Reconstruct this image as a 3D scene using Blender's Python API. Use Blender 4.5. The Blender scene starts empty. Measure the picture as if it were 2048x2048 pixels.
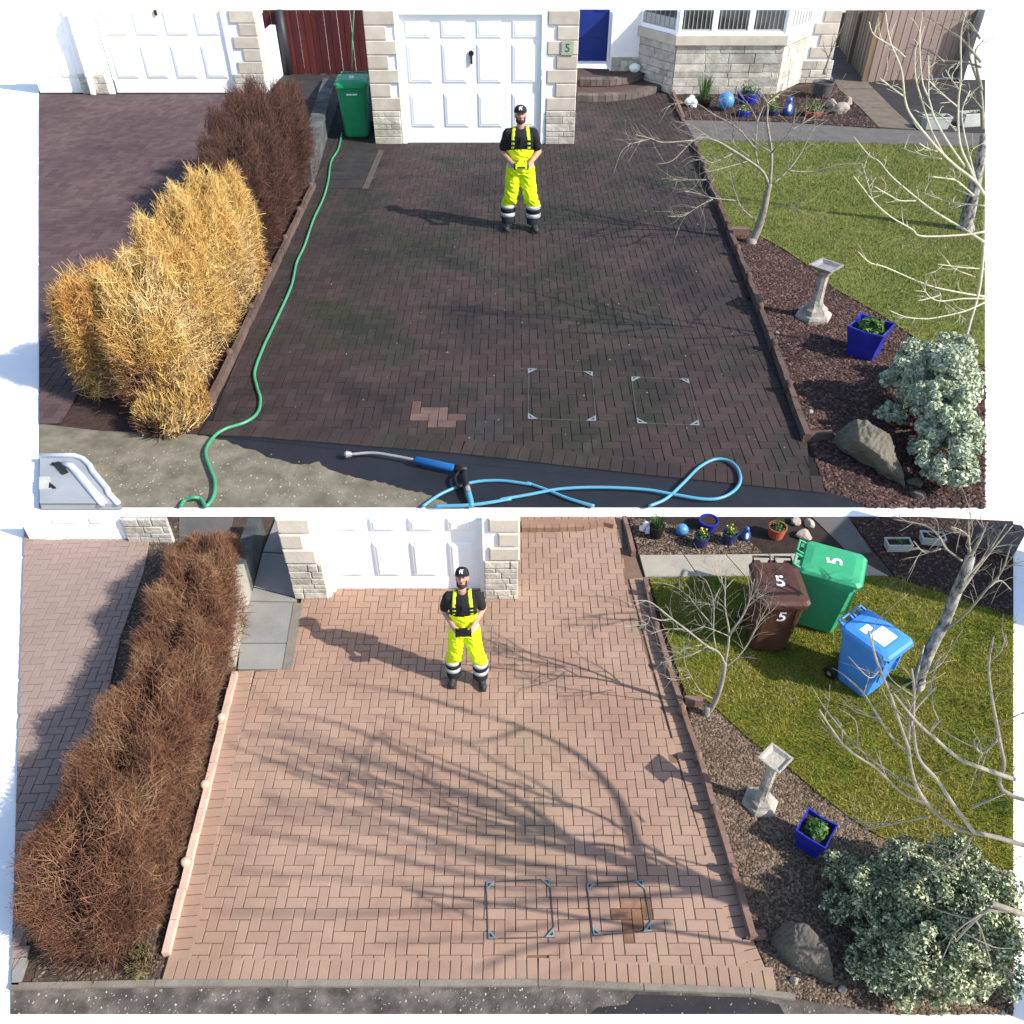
import bpy, bmesh, math, random
import numpy as np
from mathutils import Vector, Matrix
from mathutils.bvhtree import BVHTree

random.seed(7); RNG = np.random.default_rng(11)
SC = bpy.context.scene
COL = SC.collection

# ------------------------------------------------------------------ camera, sky, sun, exposure
CAM_H, FPX, PITCH = 5.8, 1650.0, math.atan((1024 + 370) / 1650.0)   # metres, pixels of a 2048 frame, radians below the horizon
cam = bpy.data.cameras.new('camera'); cam_o = bpy.data.objects.new('camera', cam); COL.objects.link(cam_o)
cam.sensor_width = 36; cam.lens = 36 * FPX / 2048; cam.clip_start = 0.05; cam.clip_end = 2000
cam_o.location = (0, 0, CAM_H); cam_o.rotation_euler = (math.pi / 2 - PITCH, 0, 0)
SC.camera = cam_o
SUN_AZ, SUN_EL = math.radians(-22), math.radians(37)                 # azimuth measured from +X
SUN_DIR = Vector((math.cos(SUN_EL) * math.cos(SUN_AZ), math.cos(SUN_EL) * math.sin(SUN_AZ), math.sin(SUN_EL)))
world = bpy.data.worlds.new('World'); SC.world = world; world.use_nodes = True
nt = world.node_tree
sky = nt.nodes.new('ShaderNodeTexSky'); sky.sky_type = 'NISHITA'; sky.sun_disc = False
sky.sun_elevation = SUN_EL; sky.sun_rotation = math.pi / 2 - SUN_AZ
bg = nt.nodes['Background']; bg.inputs['Strength'].default_value = 0.14
nt.links.new(sky.outputs[0], bg.inputs['Color'])
sun = bpy.data.lights.new('sun', 'SUN'); sun.energy = 4.0; sun.angle = math.radians(0.5); sun.color = (1, .95, .87)
sun_o = bpy.data.objects.new('sun', sun); COL.objects.link(sun_o)
sun_o.rotation_euler = (-SUN_DIR).to_track_quat('-Z', 'Y').to_euler()
SC.view_settings.view_transform = 'Standard'; SC.view_settings.look = 'None'
SC.view_settings.exposure = 0.9; SC.view_settings.gamma = 1; SC.view_settings.use_curve_mapping = False
SC.cycles.max_bounces = 6

# ------------------------------------------------------------------ surveying the two lots: sight line -> place
def ray(p):
    u = (p[0] - 1024) / FPX; v = (1024 - p[1]) / FPX
    return np.array([u, math.cos(PITCH) + v * math.sin(PITCH), -math.sin(PITCH) + v * math.cos(PITCH)])
def G(p, z=0.0):                       # where a sight line meets the level z
    r = ray(p); return np.array([0, 0, CAM_H]) + (z - CAM_H) / r[2] * r
def V(p, Y):                           # where it meets the upright plane y = Y
    r = ray(p); return np.array([0, 0, CAM_H]) + Y / r[1] * r
def zat(Y, py): return float(V((1024, py), Y)[2])
def mpp(P): return (P[1] * math.cos(PITCH) - (P[2] - CAM_H) * math.sin(PITCH)) / FPX
def A(u, v): return (u * 2048 / 1932, v * 2048 / 1932)
def zr(x0, y0, w, n=1932):
    return lambda u, v: (x0 + u * w / n, y0 + v * w / n)
T1, T2, T3, T4 = zr(60, 0, 500), zr(540, 0, 620), zr(1120, 0, 500), zr(1500, 0, 500)
T5, T6, T7, T8 = zr(60, 500, 520), zr(500, 560, 560), zr(1000, 640, 560), zr(1380, 400, 620)
B1, B2, B3, B4 = zr(0, 1000, 500), zr(440, 1010, 660), zr(1000, 1010, 500), zr(1440, 1010, 608)
B5, B6, B7 = zr(0, 1500, 540, 1904), zr(840, 1660, 660), zr(1360, 1380, 688)
def GL(f, pts, z=0.0): return [G(f(*p), z) for p in pts]

# ------------------------------------------------------------------ materials
def pm(name, cols, scale=4.0, rough=.8, bump=0.0, bscale=40.0, island=0.0, detail=6.0, contrast=(.3, .7), stretch=None, spec=.3, icols=None, metal=0.0, trans=0.0, blotch=()):
    m = bpy.data.materials.new(name); m.use_nodes = True
    n, l = m.node_tree.nodes, m.node_tree.links
    b = n['Principled BSDF']; b.inputs['Roughness'].default_value = rough
    b.inputs['Specular IOR Level'].default_value = spec; b.inputs['Metallic'].default_value = metal
    tc = n.new('ShaderNodeTexCoord'); src = tc.outputs['Object']
    if stretch:
        mp = n.new('ShaderNodeMapping'); mp.inputs['Scale'].default_value = stretch
        l.new(src, mp.inputs['Vector']); src = mp.outputs[0]
    def ramp(cs, fac, lo, hi):
        r = n.new('ShaderNodeValToRGB'); e = r.color_ramp.elements
        while len(e) < len(cs): e.new(.5)
        for i, c in enumerate(cs):
            e[i].position = lo + (hi - lo) * (i / max(1, len(cs) - 1)); e[i].color = (*c, 1)
        l.new(fac, r.inputs['Fac']); return r.outputs['Color']
    nz = n.new('ShaderNodeTexNoise'); nz.inputs['Scale'].default_value = scale; nz.inputs['Detail'].default_value = detail
    nz.inputs['Roughness'].default_value = .62
    l.new(src, nz.inputs['Vector'])
    if len(cols) == 1: cols = [tuple(c * .93 for c in cols[0]), tuple(min(1, c * 1.06) for c in cols[0])]
    out = ramp(cols, nz.outputs['Fac'], *contrast)
    for bs, bc, lo, hi in blotch:                       # moss, grime and worn areas of their own shape
        bn = n.new('ShaderNodeTexNoise'); bn.inputs['Scale'].default_value = bs; bn.inputs['Detail'].default_value = 8; bn.inputs['Roughness'].default_value = .68
        bm_ = n.new('ShaderNodeMapping'); bm_.inputs['Location'].default_value = (bs * 3.1, 7.7 - bs, 1.3); l.new(src, bm_.inputs['Vector']); l.new(bm_.outputs[0], bn.inputs['Vector'])
        br = n.new('ShaderNodeMapRange'); br.inputs['From Min'].default_value = lo; br.inputs['From Max'].default_value = hi; l.new(bn.outputs['Fac'], br.inputs['Value'])
        bx = n.new('ShaderNodeMixRGB'); l.new(br.outputs[0], bx.inputs[0]); l.new(out, bx.inputs[1]); bx.inputs[2].default_value = (*bc, 1); out = bx.outputs[0]
    if island or icols:
        ge = n.new('ShaderNodeNewGeometry')
        if icols:
            ic = ramp(icols, ge.outputs['Random Per Island'], 0, 1)
            mx = n.new('ShaderNodeMixRGB'); mx.blend_type = 'MULTIPLY'; mx.inputs[0].default_value = 1
            l.new(out, mx.inputs[1]); l.new(ic, mx.inputs[2]); out = mx.outputs[0]
        if island:
            mr = n.new('ShaderNodeMapRange'); mr.inputs['To Min'].default_value = 1 - island; mr.inputs['To Max'].default_value = 1 + island
            l.new(ge.outputs['Random Per Island'], mr.inputs['Value'])
            hs = n.new('ShaderNodeHueSaturation'); l.new(mr.outputs[0], hs.inputs['Value']); l.new(out, hs.inputs['Color']); out = hs.outputs[0]
    l.new(out, b.inputs['Base Color'])
    if bump:
        n2 = n.new('ShaderNodeTexNoise'); n2.inputs['Scale'].default_value = bscale; n2.inputs['Detail'].default_value = 4
        l.new(src, n2.inputs['Vector'])
        bp = n.new('ShaderNodeBump'); bp.inputs['Strength'].default_value = bump; bp.inputs['Distance'].default_value = .02
        l.new(n2.outputs['Fac'], bp.inputs['Height']); l.new(bp.outputs[0], b.inputs['Normal'])
    if trans: b.inputs['Transmission Weight'].default_value = trans
    return m
def S(r, g, b):                        # surface colour from 8-bit values
    f = lambda c: (c / 255 / 12.92) if c <= 10 else ((c / 255 + .055) / 1.055) ** 2.4
    return (f(r), f(g), f(b))

W = {}
W['white_ground'] = pm('white_ground', [(.86, .86, .86), (.9, .9, .9)], 2, .9)
W['render'] = pm('white_render', [(.78, .78, .79), (.86, .86, .86)], 3, .9, .25, 120)
W['door_white'] = pm('white_door_paint', [(.87, .88, .89), (.91, .91, .91)], 1.5, .45)
W['quoin'] = pm('cream_quoin_stone', [(.42, .37, .30), (.56, .50, .42)], 3, .9, .2, 60, island=.12)
W['quoin_side'] = W['quoin']
W['stone'] = pm('split_face_stone', [(.34, .31, .27), (.46, .43, .37), (.58, .54, .47)], 5, .95, .6, 25, island=.22, blotch=((1.5, (.24, .23, .18), .5, .72), (6, (.22, .2, .17), .58, .75)))
W['mortar'] = pm('stone_mortar', [(.22, .2, .18), (.3, .28, .25)], 8, .95)
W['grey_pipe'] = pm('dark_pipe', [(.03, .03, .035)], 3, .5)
W['cement'] = pm('grey_cement_render', [(.40, .38, .36), (.52, .50, .48)], 3, .9, .25, 60)
W['white_pipe'] = pm('white_pipe', [(.85, .85, .86)], 3, .4)
W['brick_dirty_shade'] = pm('dirty_shaded_paver', [(.017, .013, .014), (.030, .021, .021), (.045, .029, .028), (.026, .025, .020), (.036, .025, .025)], .5, .78, .3, 120, island=.17, contrast=(.3, .72), detail=9, blotch=((.55, (.022, .024, .013), .50, .66), (.8, (.012, .011, .011), .54, .70), (1.7, (.052, .036, .034), .60, .74)))  # real dirt, with the drive's soft shade also put into the dark tone
W['joint_dirty'] = pm('dirty_joint', [(.006, .006, .006), (.013, .012, .011)], 9, .95)
W['brick_washed'] = pm('washed_paver_patch', [(.085, .052, .044), (.13, .082, .07)], 6, .85, .3, 120, island=.2)
W['smudge'] = pm('grey_silt', [(.024, .021, .021), (.04, .036, .035)], 5, .9)
W['brick_pink'] = pm('clean_pink_paver', [(.282, .170, .121), (.312, .198, .143), (.333, .220, .162), (.298, .199, .152)], .9, .9, .35, 160, island=.06, contrast=(.3, .72), detail=10, blotch=((1.1, (.245, .15, .118), .52, .72), (2.6, (.31, .22, .15), .56, .72), (.7, (.26, .185, .12), .55, .75)))
W['joint_pink'] = pm('clean_joint', [(.14, .08, .055), (.185, .115, .08)], 14, .95)
W['brick_stain'] = pm('rusty_silt_paver', [(.085, .035, .018), (.15, .075, .042), (.23, .135, .09)], 7, .8, .2, 90, island=.25)
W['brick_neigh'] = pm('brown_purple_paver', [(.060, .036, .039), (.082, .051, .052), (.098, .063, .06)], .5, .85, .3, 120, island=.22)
W['joint_neigh'] = pm('brown_joint', [(.012, .008, .009), (.018, .012, .012)], 9, .95)
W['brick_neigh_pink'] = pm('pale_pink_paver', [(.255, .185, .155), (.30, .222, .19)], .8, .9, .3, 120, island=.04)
W['joint_neigh_pink'] = pm('pale_joint', [(.21, .145, .118), (.245, .17, .14)], 9, .95)
W['road_lit'] = pm('lit_asphalt', [(.11, .10, .072), (.17, .152, .112), (.235, .21, .16)], 3.5, .95, .4, 150, contrast=(.34, .7), detail=12)  # sunlit copy of the street colour
W['road_shade'] = pm('shaded_asphalt', [(.010, .012, .018), (.020, .022, .030)], 2.5, .55, .4, 150, detail=10, contrast=(.25, .8))  # tree shadow on the street, put into a dark asphalt colour
W['road_b'] = pm('patched_asphalt', [(.05, .042, .037), (.10, .086, .076), (.19, .165, .145)], 5.5, .95, .4, 150, contrast=(.36, .68), detail=12)
W['kerb'] = pm('kerb_concrete', [(.15, .13, .105), (.23, .20, .165)], 6, .92, .3, 80, island=.08)
W['kerb_dirty'] = pm('mossy_kerb', [(.05, .042, .038), (.09, .075, .066)], 6, .92, .3, 80)
W['edge_dirty'] = pm('dirty_brick_edging', [(.075, .048, .04), (.12, .08, .066)], 5, .9, .3, 80, island=.12)
W['edge_clean'] = pm('clean_brick_edging', [(.46, .30, .235), (.58, .40, .32)], 6, .9, .3, 80, island=.08)
W['edge_red'] = pm('red_brick_edging', [(.13, .078, .062), (.23, .14, .11)], 8, .9, .3, 80, island=.15)
W['pad_dirty'] = pm('dirty_concrete', [(.016, .015, .016), (.035, .033, .034)], 3, .9, .2, 80, detail=9)
W['pad_clean'] = pm('grey_concrete_slab', [(.19, .185, .17), (.25, .245, .225)], 3, .9, .2, 80, detail=9, island=.06)
W['path_grey'] = pm('grey_slab', [(.085, .078, .075), (.125, .115, .108)], 4, .9, .2, 80, island=.08)
W['path_tan'] = pm('tan_slab', [(.095, .078, .06), (.15, .125, .098)], 4, .9, .2, 80, island=.08)
W['path_pale'] = pm('pale_stone_slab', [(.27, .245, .20), (.36, .32, .26)], 5, .9, .2, 80, island=.1, detail=9)
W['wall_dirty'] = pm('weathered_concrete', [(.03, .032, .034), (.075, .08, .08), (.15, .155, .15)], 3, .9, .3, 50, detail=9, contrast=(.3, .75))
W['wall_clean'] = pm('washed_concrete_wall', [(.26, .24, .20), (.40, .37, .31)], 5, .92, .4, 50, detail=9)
W['soil'] = pm('dark_soil', [(.018, .012, .009), (.04, .027, .021)], 8, .95, .6, 60)
W['soil_red'] = pm('bark_soil', [(.03, .016, .013), (.062, .034, .028)], 12, .95, .6, 60)
W['soil_tan'] = pm('gravel_soil', [(.045, .032, .022), (.085, .062, .045)], 12, .95, .6, 60)
W['chip_dark'] = pm('bark_chip', [(.05, .032, .028), (.085, .055, .048)], 3, .9, icols=[(.35, .3, .3), (.8, .7, .68), (1, .85, .8), (2.6, 2.3, 2.2)])
W['chip_tan'] = pm('gravel_chip', [(.13, .092, .065), (.19, .142, .105)], 3, .9, icols=[(.3, .28, .25), (.7, .66, .62), (1, .97, .92), (1.7, 1.65, 1.6)])
W['lawn_a'] = pm('mossy_lawn_soil', [(.075, .095, .016), (.12, .13, .026), (.15, .15, .035)], 1.3, .95, .5, 60, detail=9)
W['lawn_b'] = pm('olive_lawn_soil', [(.07, .08, .010), (.15, .13, .014), (.11, .12, .018)], 2.2, .95, .5, 60, detail=9)
W['grass_a'] = pm('mossy_grass_blade', [(.085, .14, .028), (.145, .18, .042), (.235, .225, .10)], .7, .8, icols=[(.7, .75, .6), (1.05, 1.05, .9), (1.35, 1.25, 1.1)], detail=8, contrast=(.32, .68), blotch=((.45, (.27, .245, .13), .55, .72), (1.3, (.075, .125, .03), .55, .72)))
W['grass_b'] = pm('olive_grass_blade', [(.075, .135, .014), (.175, .23, .028), (.25, .25, .045), (.33, .31, .12)], 1.7, .8, icols=[(.4, .45, .35), (1, 1, .9), (1.5, 1.4, 1.3)], detail=9, contrast=(.37, .64), blotch=((1.4, (.055, .085, .012), .52, .68), (.9, (.30, .27, .10), .58, .74)))
W['twig_gold_lit'] = pm('straw_sunlit_twig', [(.55, .27, .08), (.70, .50, .185), (.77, .61, .36)], 1.0, .8, icols=[(.28, .2, .14), (.95, .9, .8), (1.25, 1.2, 1.1)], contrast=(.3, .7))  # gold sunlight on the front hedge is put into this colour
W['twig_dark'] = pm('dark_red_twig', [(.06, .03, .023), (.115, .06, .046)], 2.2, .85, icols=[(.6, .5, .5), (1, .95, .95), (1.7, 1.6, 1.5)])  # shade on the back hedge is put into this dark red
W['twig_brown'] = pm('brown_twig', [(.12, .05, .034), (.215, .11, .064), (.31, .20, .115)], 3, .85, icols=[(.4, .35, .33), (.9, .85, .85), (1.5, 1.45, 1.35)], contrast=(.3, .7))
W['twig_straw'] = pm('dry_grass_twig', [(.2, .17, .07), (.3, .25, .12)], 3, .85, island=.35)
W['bark_pale'] = pm('pale_bark', [(.17, .155, .12), (.32, .295, .235)], 14, .85, .3, 60)
W['bark_cream'] = pm('cream_bark', [(.38, .35, .24), (.58, .54, .40)], 9, .8, .3, 60)
W['bark_birch'] = pm('birch_bark', [(.04, .036, .038), (.19, .175, .165), (.36, .335, .30)], 16, .85, .5, 40, contrast=(.38, .6), stretch=(1, 1, .5))
W['bark_grey'] = pm('grey_bark', [(.16, .14, .11), (.28, .25, .19)], 12, .85, .3, 60)
W['leaf_silver'] = pm('variegated_leaf', [(.30, .35, .25), (.43, .47, .35)], 3, .7, icols=[(.5, .56, .46), (.95, .98, .9), (1.25, 1.25, 1.2), (1.8, 1.65, 1.6)])
W['leaf_cream'] = pm('cream_edged_leaf', [(.21, .24, .155), (.33, .35, .24)], 3, .7, icols=[(.2, .25, .17), (.65, .7, .56), (1.25, 1.25, 1.1), (2.5, 2.35, 2.05)])
W['leaf_green'] = pm('green_leaf', [(.03, .085, .015), (.07, .15, .03)], 5, .6, island=.4)
W['leaf_lime'] = pm('lime_leaf', [(.10, .17, .03), (.17, .23, .06)], 5, .6, island=.4)
W['grit'] = pm('pale_grit', [(.22, .20, .16), (.34, .32, .26)], 5, .9, icols=[(.4, .4, .4), (.8, .8, .78), (1.4, 1.4, 1.3)])
W['petal_yellow'] = pm('yellow_petal', [(.75, .6, .03)], 5, .6)
W['rock'] = pm('mossy_boulder', [(.075, .07, .048), (.16, .138, .105), (.12, .12, .068)], 3.5, .95, .7, 18, detail=10)
W['rock_b'] = pm('grey_boulder', [(.055, .047, .038), (.115, .098, .08), (.085, .082, .055)], 5, .95, .7, 22, detail=10)
W['cast_stone'] = pm('cast_stone', [(.15, .135, .11), (.33, .30, .255), (.45, .41, .355)], 6, .92, .5, 40, detail=9)
W['cast_grey'] = pm('grey_cast_stone', [(.17, .16, .17), (.30, .28, .29)], 6, .92, .5, 40, detail=9)
W['glaze_blue'] = pm('cobalt_glaze', [(.012, .018, .26), (.02, .03, .36)], 4, .3, spec=.5)
W['glaze_mid'] = pm('mid_blue_glaze', [(.02, .075, .30), (.04, .13, .42)], 9, .3, spec=.5)
W['glaze_navy'] = pm('navy_glaze', [(.015, .018, .075), (.03, .035, .12)], 4, .35, spec=.5)
W['glaze_sky'] = pm('sky_blue_ball', [(.05, .17, .42), (.09, .26, .50), (.03, .1, .3)], 12, .25, spec=.6)
W['terracotta'] = pm('terracotta', [(.30, .06, .03), (.42, .10, .06)], 5, .8)
W['grey_pot'] = pm('grey_glazed_pot', [(.05, .048, .046), (.10, .095, .09)], 5, .5)
W['trough'] = pm('white_trough', [(.36, .37, .34), (.5, .5, .46)], 4, .85)
W['pebble'] = pm('pale_rock', [(.26, .22, .18), (.40, .34, .29)], 5, .9, .4, 30)
W['green_bin'] = pm('green_bin_plastic', [(.012, .22, .085), (.018, .29, .12)], 3, .45, .05, 20)
W['green_bin_sun'] = pm('sunlit_green_bin_plastic', [(.03, .27, .12), (.045, .34, .165)], 3, .5, .05, 20)  # lighter copy of the bin green, sunlight put into its colour
W['brown_bin'] = pm('brown_bin_plastic', [(.055, .022, .014), (.085, .038, .026)], 5, .5, .1, 30)
W['blue_bin'] = pm('blue_bin_plastic', [(.045, .20, .56), (.06, .25, .64)], 3, .4, .05, 20)
W['black'] = pm('black_plastic', [(.012, .012, .013)], 5, .5)
W['white_paint'] = pm('white_paint', [(.85, .85, .85)], 5, .6)
W['plate_text'] = pm('dark_green_paint', [(.02, .14, .08)], 5, .6)
W['plaque'] = pm('stone_plaque', [(.30, .32, .25), (.40, .42, .33)], 9, .8)
W['steel'] = pm('galvanised_steel', [(.16, .20, .205), (.26, .31, .32)], 12, .5, metal=.2)
W['steel_dull'] = pm('dull_galvanised_steel', [(.13, .17, .17), (.22, .27, .27)], 12, .6, metal=.1)
W['steel_dark'] = pm('dark_steel_edge', [(.05, .045, .042), (.085, .08, .075)], 12, .6)
W['hose_green'] = pm('green_hose', [(.035, .21, .10), (.06, .28, .145)], 2, .4, spec=.5)
W['hose_blue'] = pm('blue_hose', [(.06, .24, .36), (.10, .32, .46)], 2, .4, spec=.5)
W['lance_blue'] = pm('blue_lance_grip', [(.01, .10, .30)], 4, .4)
W['lance_steel'] = pm('lance_steel', [(.5, .48, .45)], 4, .35, metal=.6)
W['fence_red'] = pm('red_stained_board', [(.05, .008, .009), (.10, .017, .016)], 2, .8, .2, 30, island=.25, stretch=(6, 6, .5))
W['fence_brown'] = pm('brown_stained_board', [(.19, .135, .115), (.245, .18, .155)], 2, .85, .2, 30, island=.05, stretch=(6, 6, .5))
W['fence_tan'] = pm('weathered_tan_board', [(.15, .10, .065), (.25, .175, .11)], 2, .85, .2, 30, island=.3, stretch=(6, 6, .5))
W['blue_door'] = pm('blue_door_paint', [(.008, .025, .17), (.012, .035, .21)], 2, .4)
W['glass'] = pm('window_glass', [(.025, .03, .03), (.07, .08, .075)], 3, .06, spec=.6)
W['blind'] = pm('pale_blind', [(.4, .4, .39)], 5, .8)
W['step_brick'] = pm('step_brick', [(.065, .036, .031), (.10, .058, .048)], 5, .9, .3, 90, island=.2)
W['step_edge'] = pm('step_edge_brick', [(.085, .068, .058), (.14, .115, .1)], 5, .9, .3, 90, island=.25)
W['step_pink'] = pm('pink_step_brick', [(.23, .13, .085), (.29, .17, .115)], 5, .9, .3, 90, island=.15)
W['van'] = pm('silver_grey_paint', [(.24, .26, .28), (.32, .34, .36)], 2, .4, spec=.5)
W['van_rim'] = pm('pale_silver_paint', [(.6, .62, .65)], 2, .3, spec=.5)
W['skin'] = pm('skin', [(.36, .19, .135), (.45, .25, .18)], 9, .55)
W['beard'] = pm('dark_beard', [(.035, .022, .016)], 30, .9)
W['tshirt'] = pm('black_cotton', [(.008, .008, .009), (.016, .016, .018)], 6, .9, .3, 30)
W['hivis'] = pm('hi_vis_yellow', [(.55, .74, .006), (.68, .86, .012)], 5, .8, .7, 11)
W['hivis_strap'] = pm('hi_vis_strap', [(.66, .82, .03)], 5, .8)
W['reflect'] = pm('silver_reflective_tape', [(.42, .42, .42), (.52, .52, .52)], 8, .5)
W['navy_cloth'] = pm('navy_cloth', [(.012, .014, .022)], 6, .9)
W['boot'] = pm('black_boot', [(.018, .019, .022), (.035, .036, .04)], 6, .6)
W['cap'] = pm('black_cap', [(.01, .01, .012), (.018, .018, .021)], 6, .85)
W['eye'] = pm('eye', [(.03, .02, .015)], 6, .3)
W['lips'] = pm('lips', [(.30, .11, .09)], 6, .5)
W['ctl_yellow'] = pm('yellow_controller', [(.62, .80, .01)], 6, .5)

# ------------------------------------------------------------------ objects
ORG = {}
def tag(o, label=None, cat=None, group=None, kind=None):
    if label: o['label'] = label
    if cat: o['category'] = cat
    if group: o['group'] = group
    if kind: o['kind'] = kind
    return o
def thing(name, label, cat, loc, group=None):
    o = bpy.data.objects.new(name, None); COL.objects.link(o); o.empty_display_size = .1
    loc = Vector(tuple(float(c) for c in loc)); o.location = loc; ORG[o.name] = loc
    return tag(o, label, cat, group)
def link(name, me, parent=None):
    o = bpy.data.objects.new(name, me); COL.objects.link(o)
    org = ORG[parent.name] if parent else Vector((0, 0, 0))
    if parent: o.parent = parent
    ORG[o.name] = org
    return o
def mesh_np(name, verts, faces, mats, parent=None, smooth=False, midx=None):
    me = bpy.data.meshes.new(name)
    v = np.asarray(verts, dtype=np.float64).reshape(-1, 3)
    if parent: v = v - np.array(ORG[parent.name])
    if isinstance(faces, np.ndarray):
        k = faces.shape[1]; nf = len(faces)
        me.vertices.add(len(v)); me.vertices.foreach_set('co', v.ravel().astype(np.float32))
        me.loops.add(nf * k); me.loops.foreach_set('vertex_index', faces.ravel().astype(np.int32))
        me.polygons.add(nf); me.polygons.foreach_set('loop_start', np.arange(0, nf * k, k, dtype=np.int32))
        me.update(calc_edges=True); me.validate()
    else:
        me.from_pydata([tuple(x) for x in v], [], faces); me.validate()
    for m in (mats if isinstance(mats, (list, tuple)) else [mats]): me.materials.append(W[m] if isinstance(m, str) else m)
    if midx is not None: me.polygons.foreach_set('material_index', np.asarray(midx, dtype=np.int32))
    if smooth: me.polygons.foreach_set('use_smooth', [True] * len(me.polygons))
    me.update()
    return link(name, me, parent)

def smooth_path(pts, n=6, closed=False):
    P = [np.array(p, float) for p in pts]; out = []
    if len(P) < 3: return P
    for i in range(len(P) - 1):
        p0 = P[i - 1] if i else 2 * P[0] - P[1]; p1, p2 = P[i], P[i + 1]
        p3 = P[i + 2] if i + 2 < len(P) else 2 * P[-1] - P[-2]
        for k in range(n):
            t = k / n
            out.append(.5 * (2 * p1 + (p2 - p0) * t + (2 * p0 - 5 * p1 + 4 * p2 - p3) * t * t + (3 * p1 - p0 - 3 * p2 + p3) * t ** 3))
    out.append(P[-1]); return out

class MB:
    def __init__(s): s.v = []; s.f = []; s.m = []
    def add(s, v, f, m=0):
        b = len(s.v); s.v += [tuple(map(float, x)) for x in v]; s.f += [tuple(i + b for i in q) for q in f]; s.m += [m] * len(f); return s
    def box(s, x0, x1, y0, y1, z0, z1, m=0, rot=0, c=None):
        v = [(x, y, z) for z in (z0, z1) for y in (y0, y1) for x in (x0, x1)]
        if rot:
            cx, cy = c or ((x0 + x1) / 2, (y0 + y1) / 2)
            v = [(cx + (x - cx) * math.cos(rot) - (y - cy) * math.sin(rot), cy + (x - cx) * math.sin(rot) + (y - cy) * math.cos(rot), z) for x, y, z in v]
        return s.add(v, [(0, 2, 3, 1), (4, 5, 7, 6), (0, 1, 5, 4), (2, 6, 7, 3), (0, 4, 6, 2), (1, 3, 7, 5)], m)
    def bbox(s, x0, x1, y0, y1, z0, z1, b=.01, m=0):        # box with bevelled front, for stones seen from -Y
        v = [(x0, y1, z0), (x1, y1, z0), (x1, y1, z1), (x0, y1, z1), (x0, y0 + b, z0), (x1, y0 + b, z0), (x1, y0 + b, z1), (x0, y0 + b, z1),
             (x0 + b, y0, z0 + b), (x1 - b, y0, z0 + b), (x1 - b, y0, z1 - b), (x0 + b, y0, z1 - b)]
        f = [(0, 4, 5, 1), (1, 5, 6, 2), (2, 6, 7, 3), (3, 7, 4, 0), (4, 8, 9, 5), (5, 9, 10, 6), (6, 10, 11, 7), (7, 11, 8, 4), (8, 11, 10, 9), (0, 1, 2, 3)]
        return s.add(v, f, m)
    def prism(s, poly, z0, z1, m=0, top=None):              # polygon (x, y) from z0 to z1; top may be another outline
        n = len(poly); t = top or poly
        z1s = z1 if isinstance(z1, (list, tuple)) else [z1] * n
        v = [(p[0], p[1], z0) for p in poly] + [(p[0], p[1], z1s[i]) for i, p in enumerate(t)]
        f = [tuple(range(n, 2 * n)), tuple(range(n - 1, -1, -1))] + [(i, (i + 1) % n, n + (i + 1) % n, n + i) for i in range(n)]
        a = sum(poly[i][0] * poly[(i + 1) % n][1] - poly[(i + 1) % n][0] * poly[i][1] for i in range(n))
        if a < 0: f = [tuple(reversed(q)) for q in f]
        return s.add(v, f, m)
    def sheet(s, pts, m=0): return s.add(pts, [tuple(range(len(pts)))], m)
    def tube(s, pts, r, n=8, m=0, cap=True):
        P = [np.array(p, float) for p in pts]
        R = r if isinstance(r, (list, tuple, np.ndarray)) else [r] * len(P)
        v = []; up = np.array([.013, .027, 1.])
        t0 = P[1] - P[0]; a = np.cross(t0, up)
        if np.linalg.norm(a) < 1e-6 * max(1, np.linalg.norm(t0)): a = np.array([1., 0, 0])
        for i, p in enumerate(P):
            t = P[min(i + 1, len(P) - 1)] - P[max(i - 1, 0)]; t = t / (np.linalg.norm(t) + 1e-12)
            a = a - t * np.dot(a, t); a = a / (np.linalg.norm(a) + 1e-12); b = np.cross(t, a)
            for k in range(n):
                w = 2 * math.pi * k / n; v.append(p + R[i] * (math.cos(w) * a + math.sin(w) * b))
        f = [(i * n + k, i * n + (k + 1) % n, (i + 1) * n + (k + 1) % n, (i + 1) * n + k) for i in range(len(P) - 1) for k in range(n)]
        if cap: f += [tuple(range(n - 1, -1, -1)), tuple(range((len(P) - 1) * n, len(P) * n))]
        return s.add(v, f, m)
    def lathe(s, c, prof, n=20, m=0, rot=0, sx=1, sy=1):
        v = [(c[0] + sx * r * math.cos(2 * math.pi * k / n + rot), c[1] + sy * r * math.sin(2 * math.pi * k / n + rot), c[2] + z) for r, z in prof for k in range(n)]
        q = len(prof)
        f = [(i * n + k, i * n + (k + 1) % n, (i + 1) * n + (k + 1) % n, (i + 1) * n + k) for i in range(q - 1) for k in range(n)]
        f += [tuple(range(n - 1, -1, -1)), tuple(range((q - 1) * n, q * n))]
        return s.add(v, f, m)
    def ball(s, c, r, m=0, nu=12, nv=8, jit=0):
        R = r if isinstance(r, (list, tuple)) else (r, r, r); v = []
        for j in range(nv + 1):
            a = math.pi * j / nv
            for k in range(nu):
                b = 2 * math.pi * k / nu; q = 1 + random.uniform(-jit, jit)
                v.append((c[0] + R[0] * q * math.sin(a) * math.cos(b), c[1] + R[1] * q * math.sin(a) * math.sin(b), c[2] - R[2] * q * math.cos(a)))
        f = [(j * nu + k, j * nu + (k + 1) % nu, (j + 1) * nu + (k + 1) % nu, (j + 1) * nu + k) for j in range(nv) for k in range(nu)]
        return s.add(v, f, m)
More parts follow.
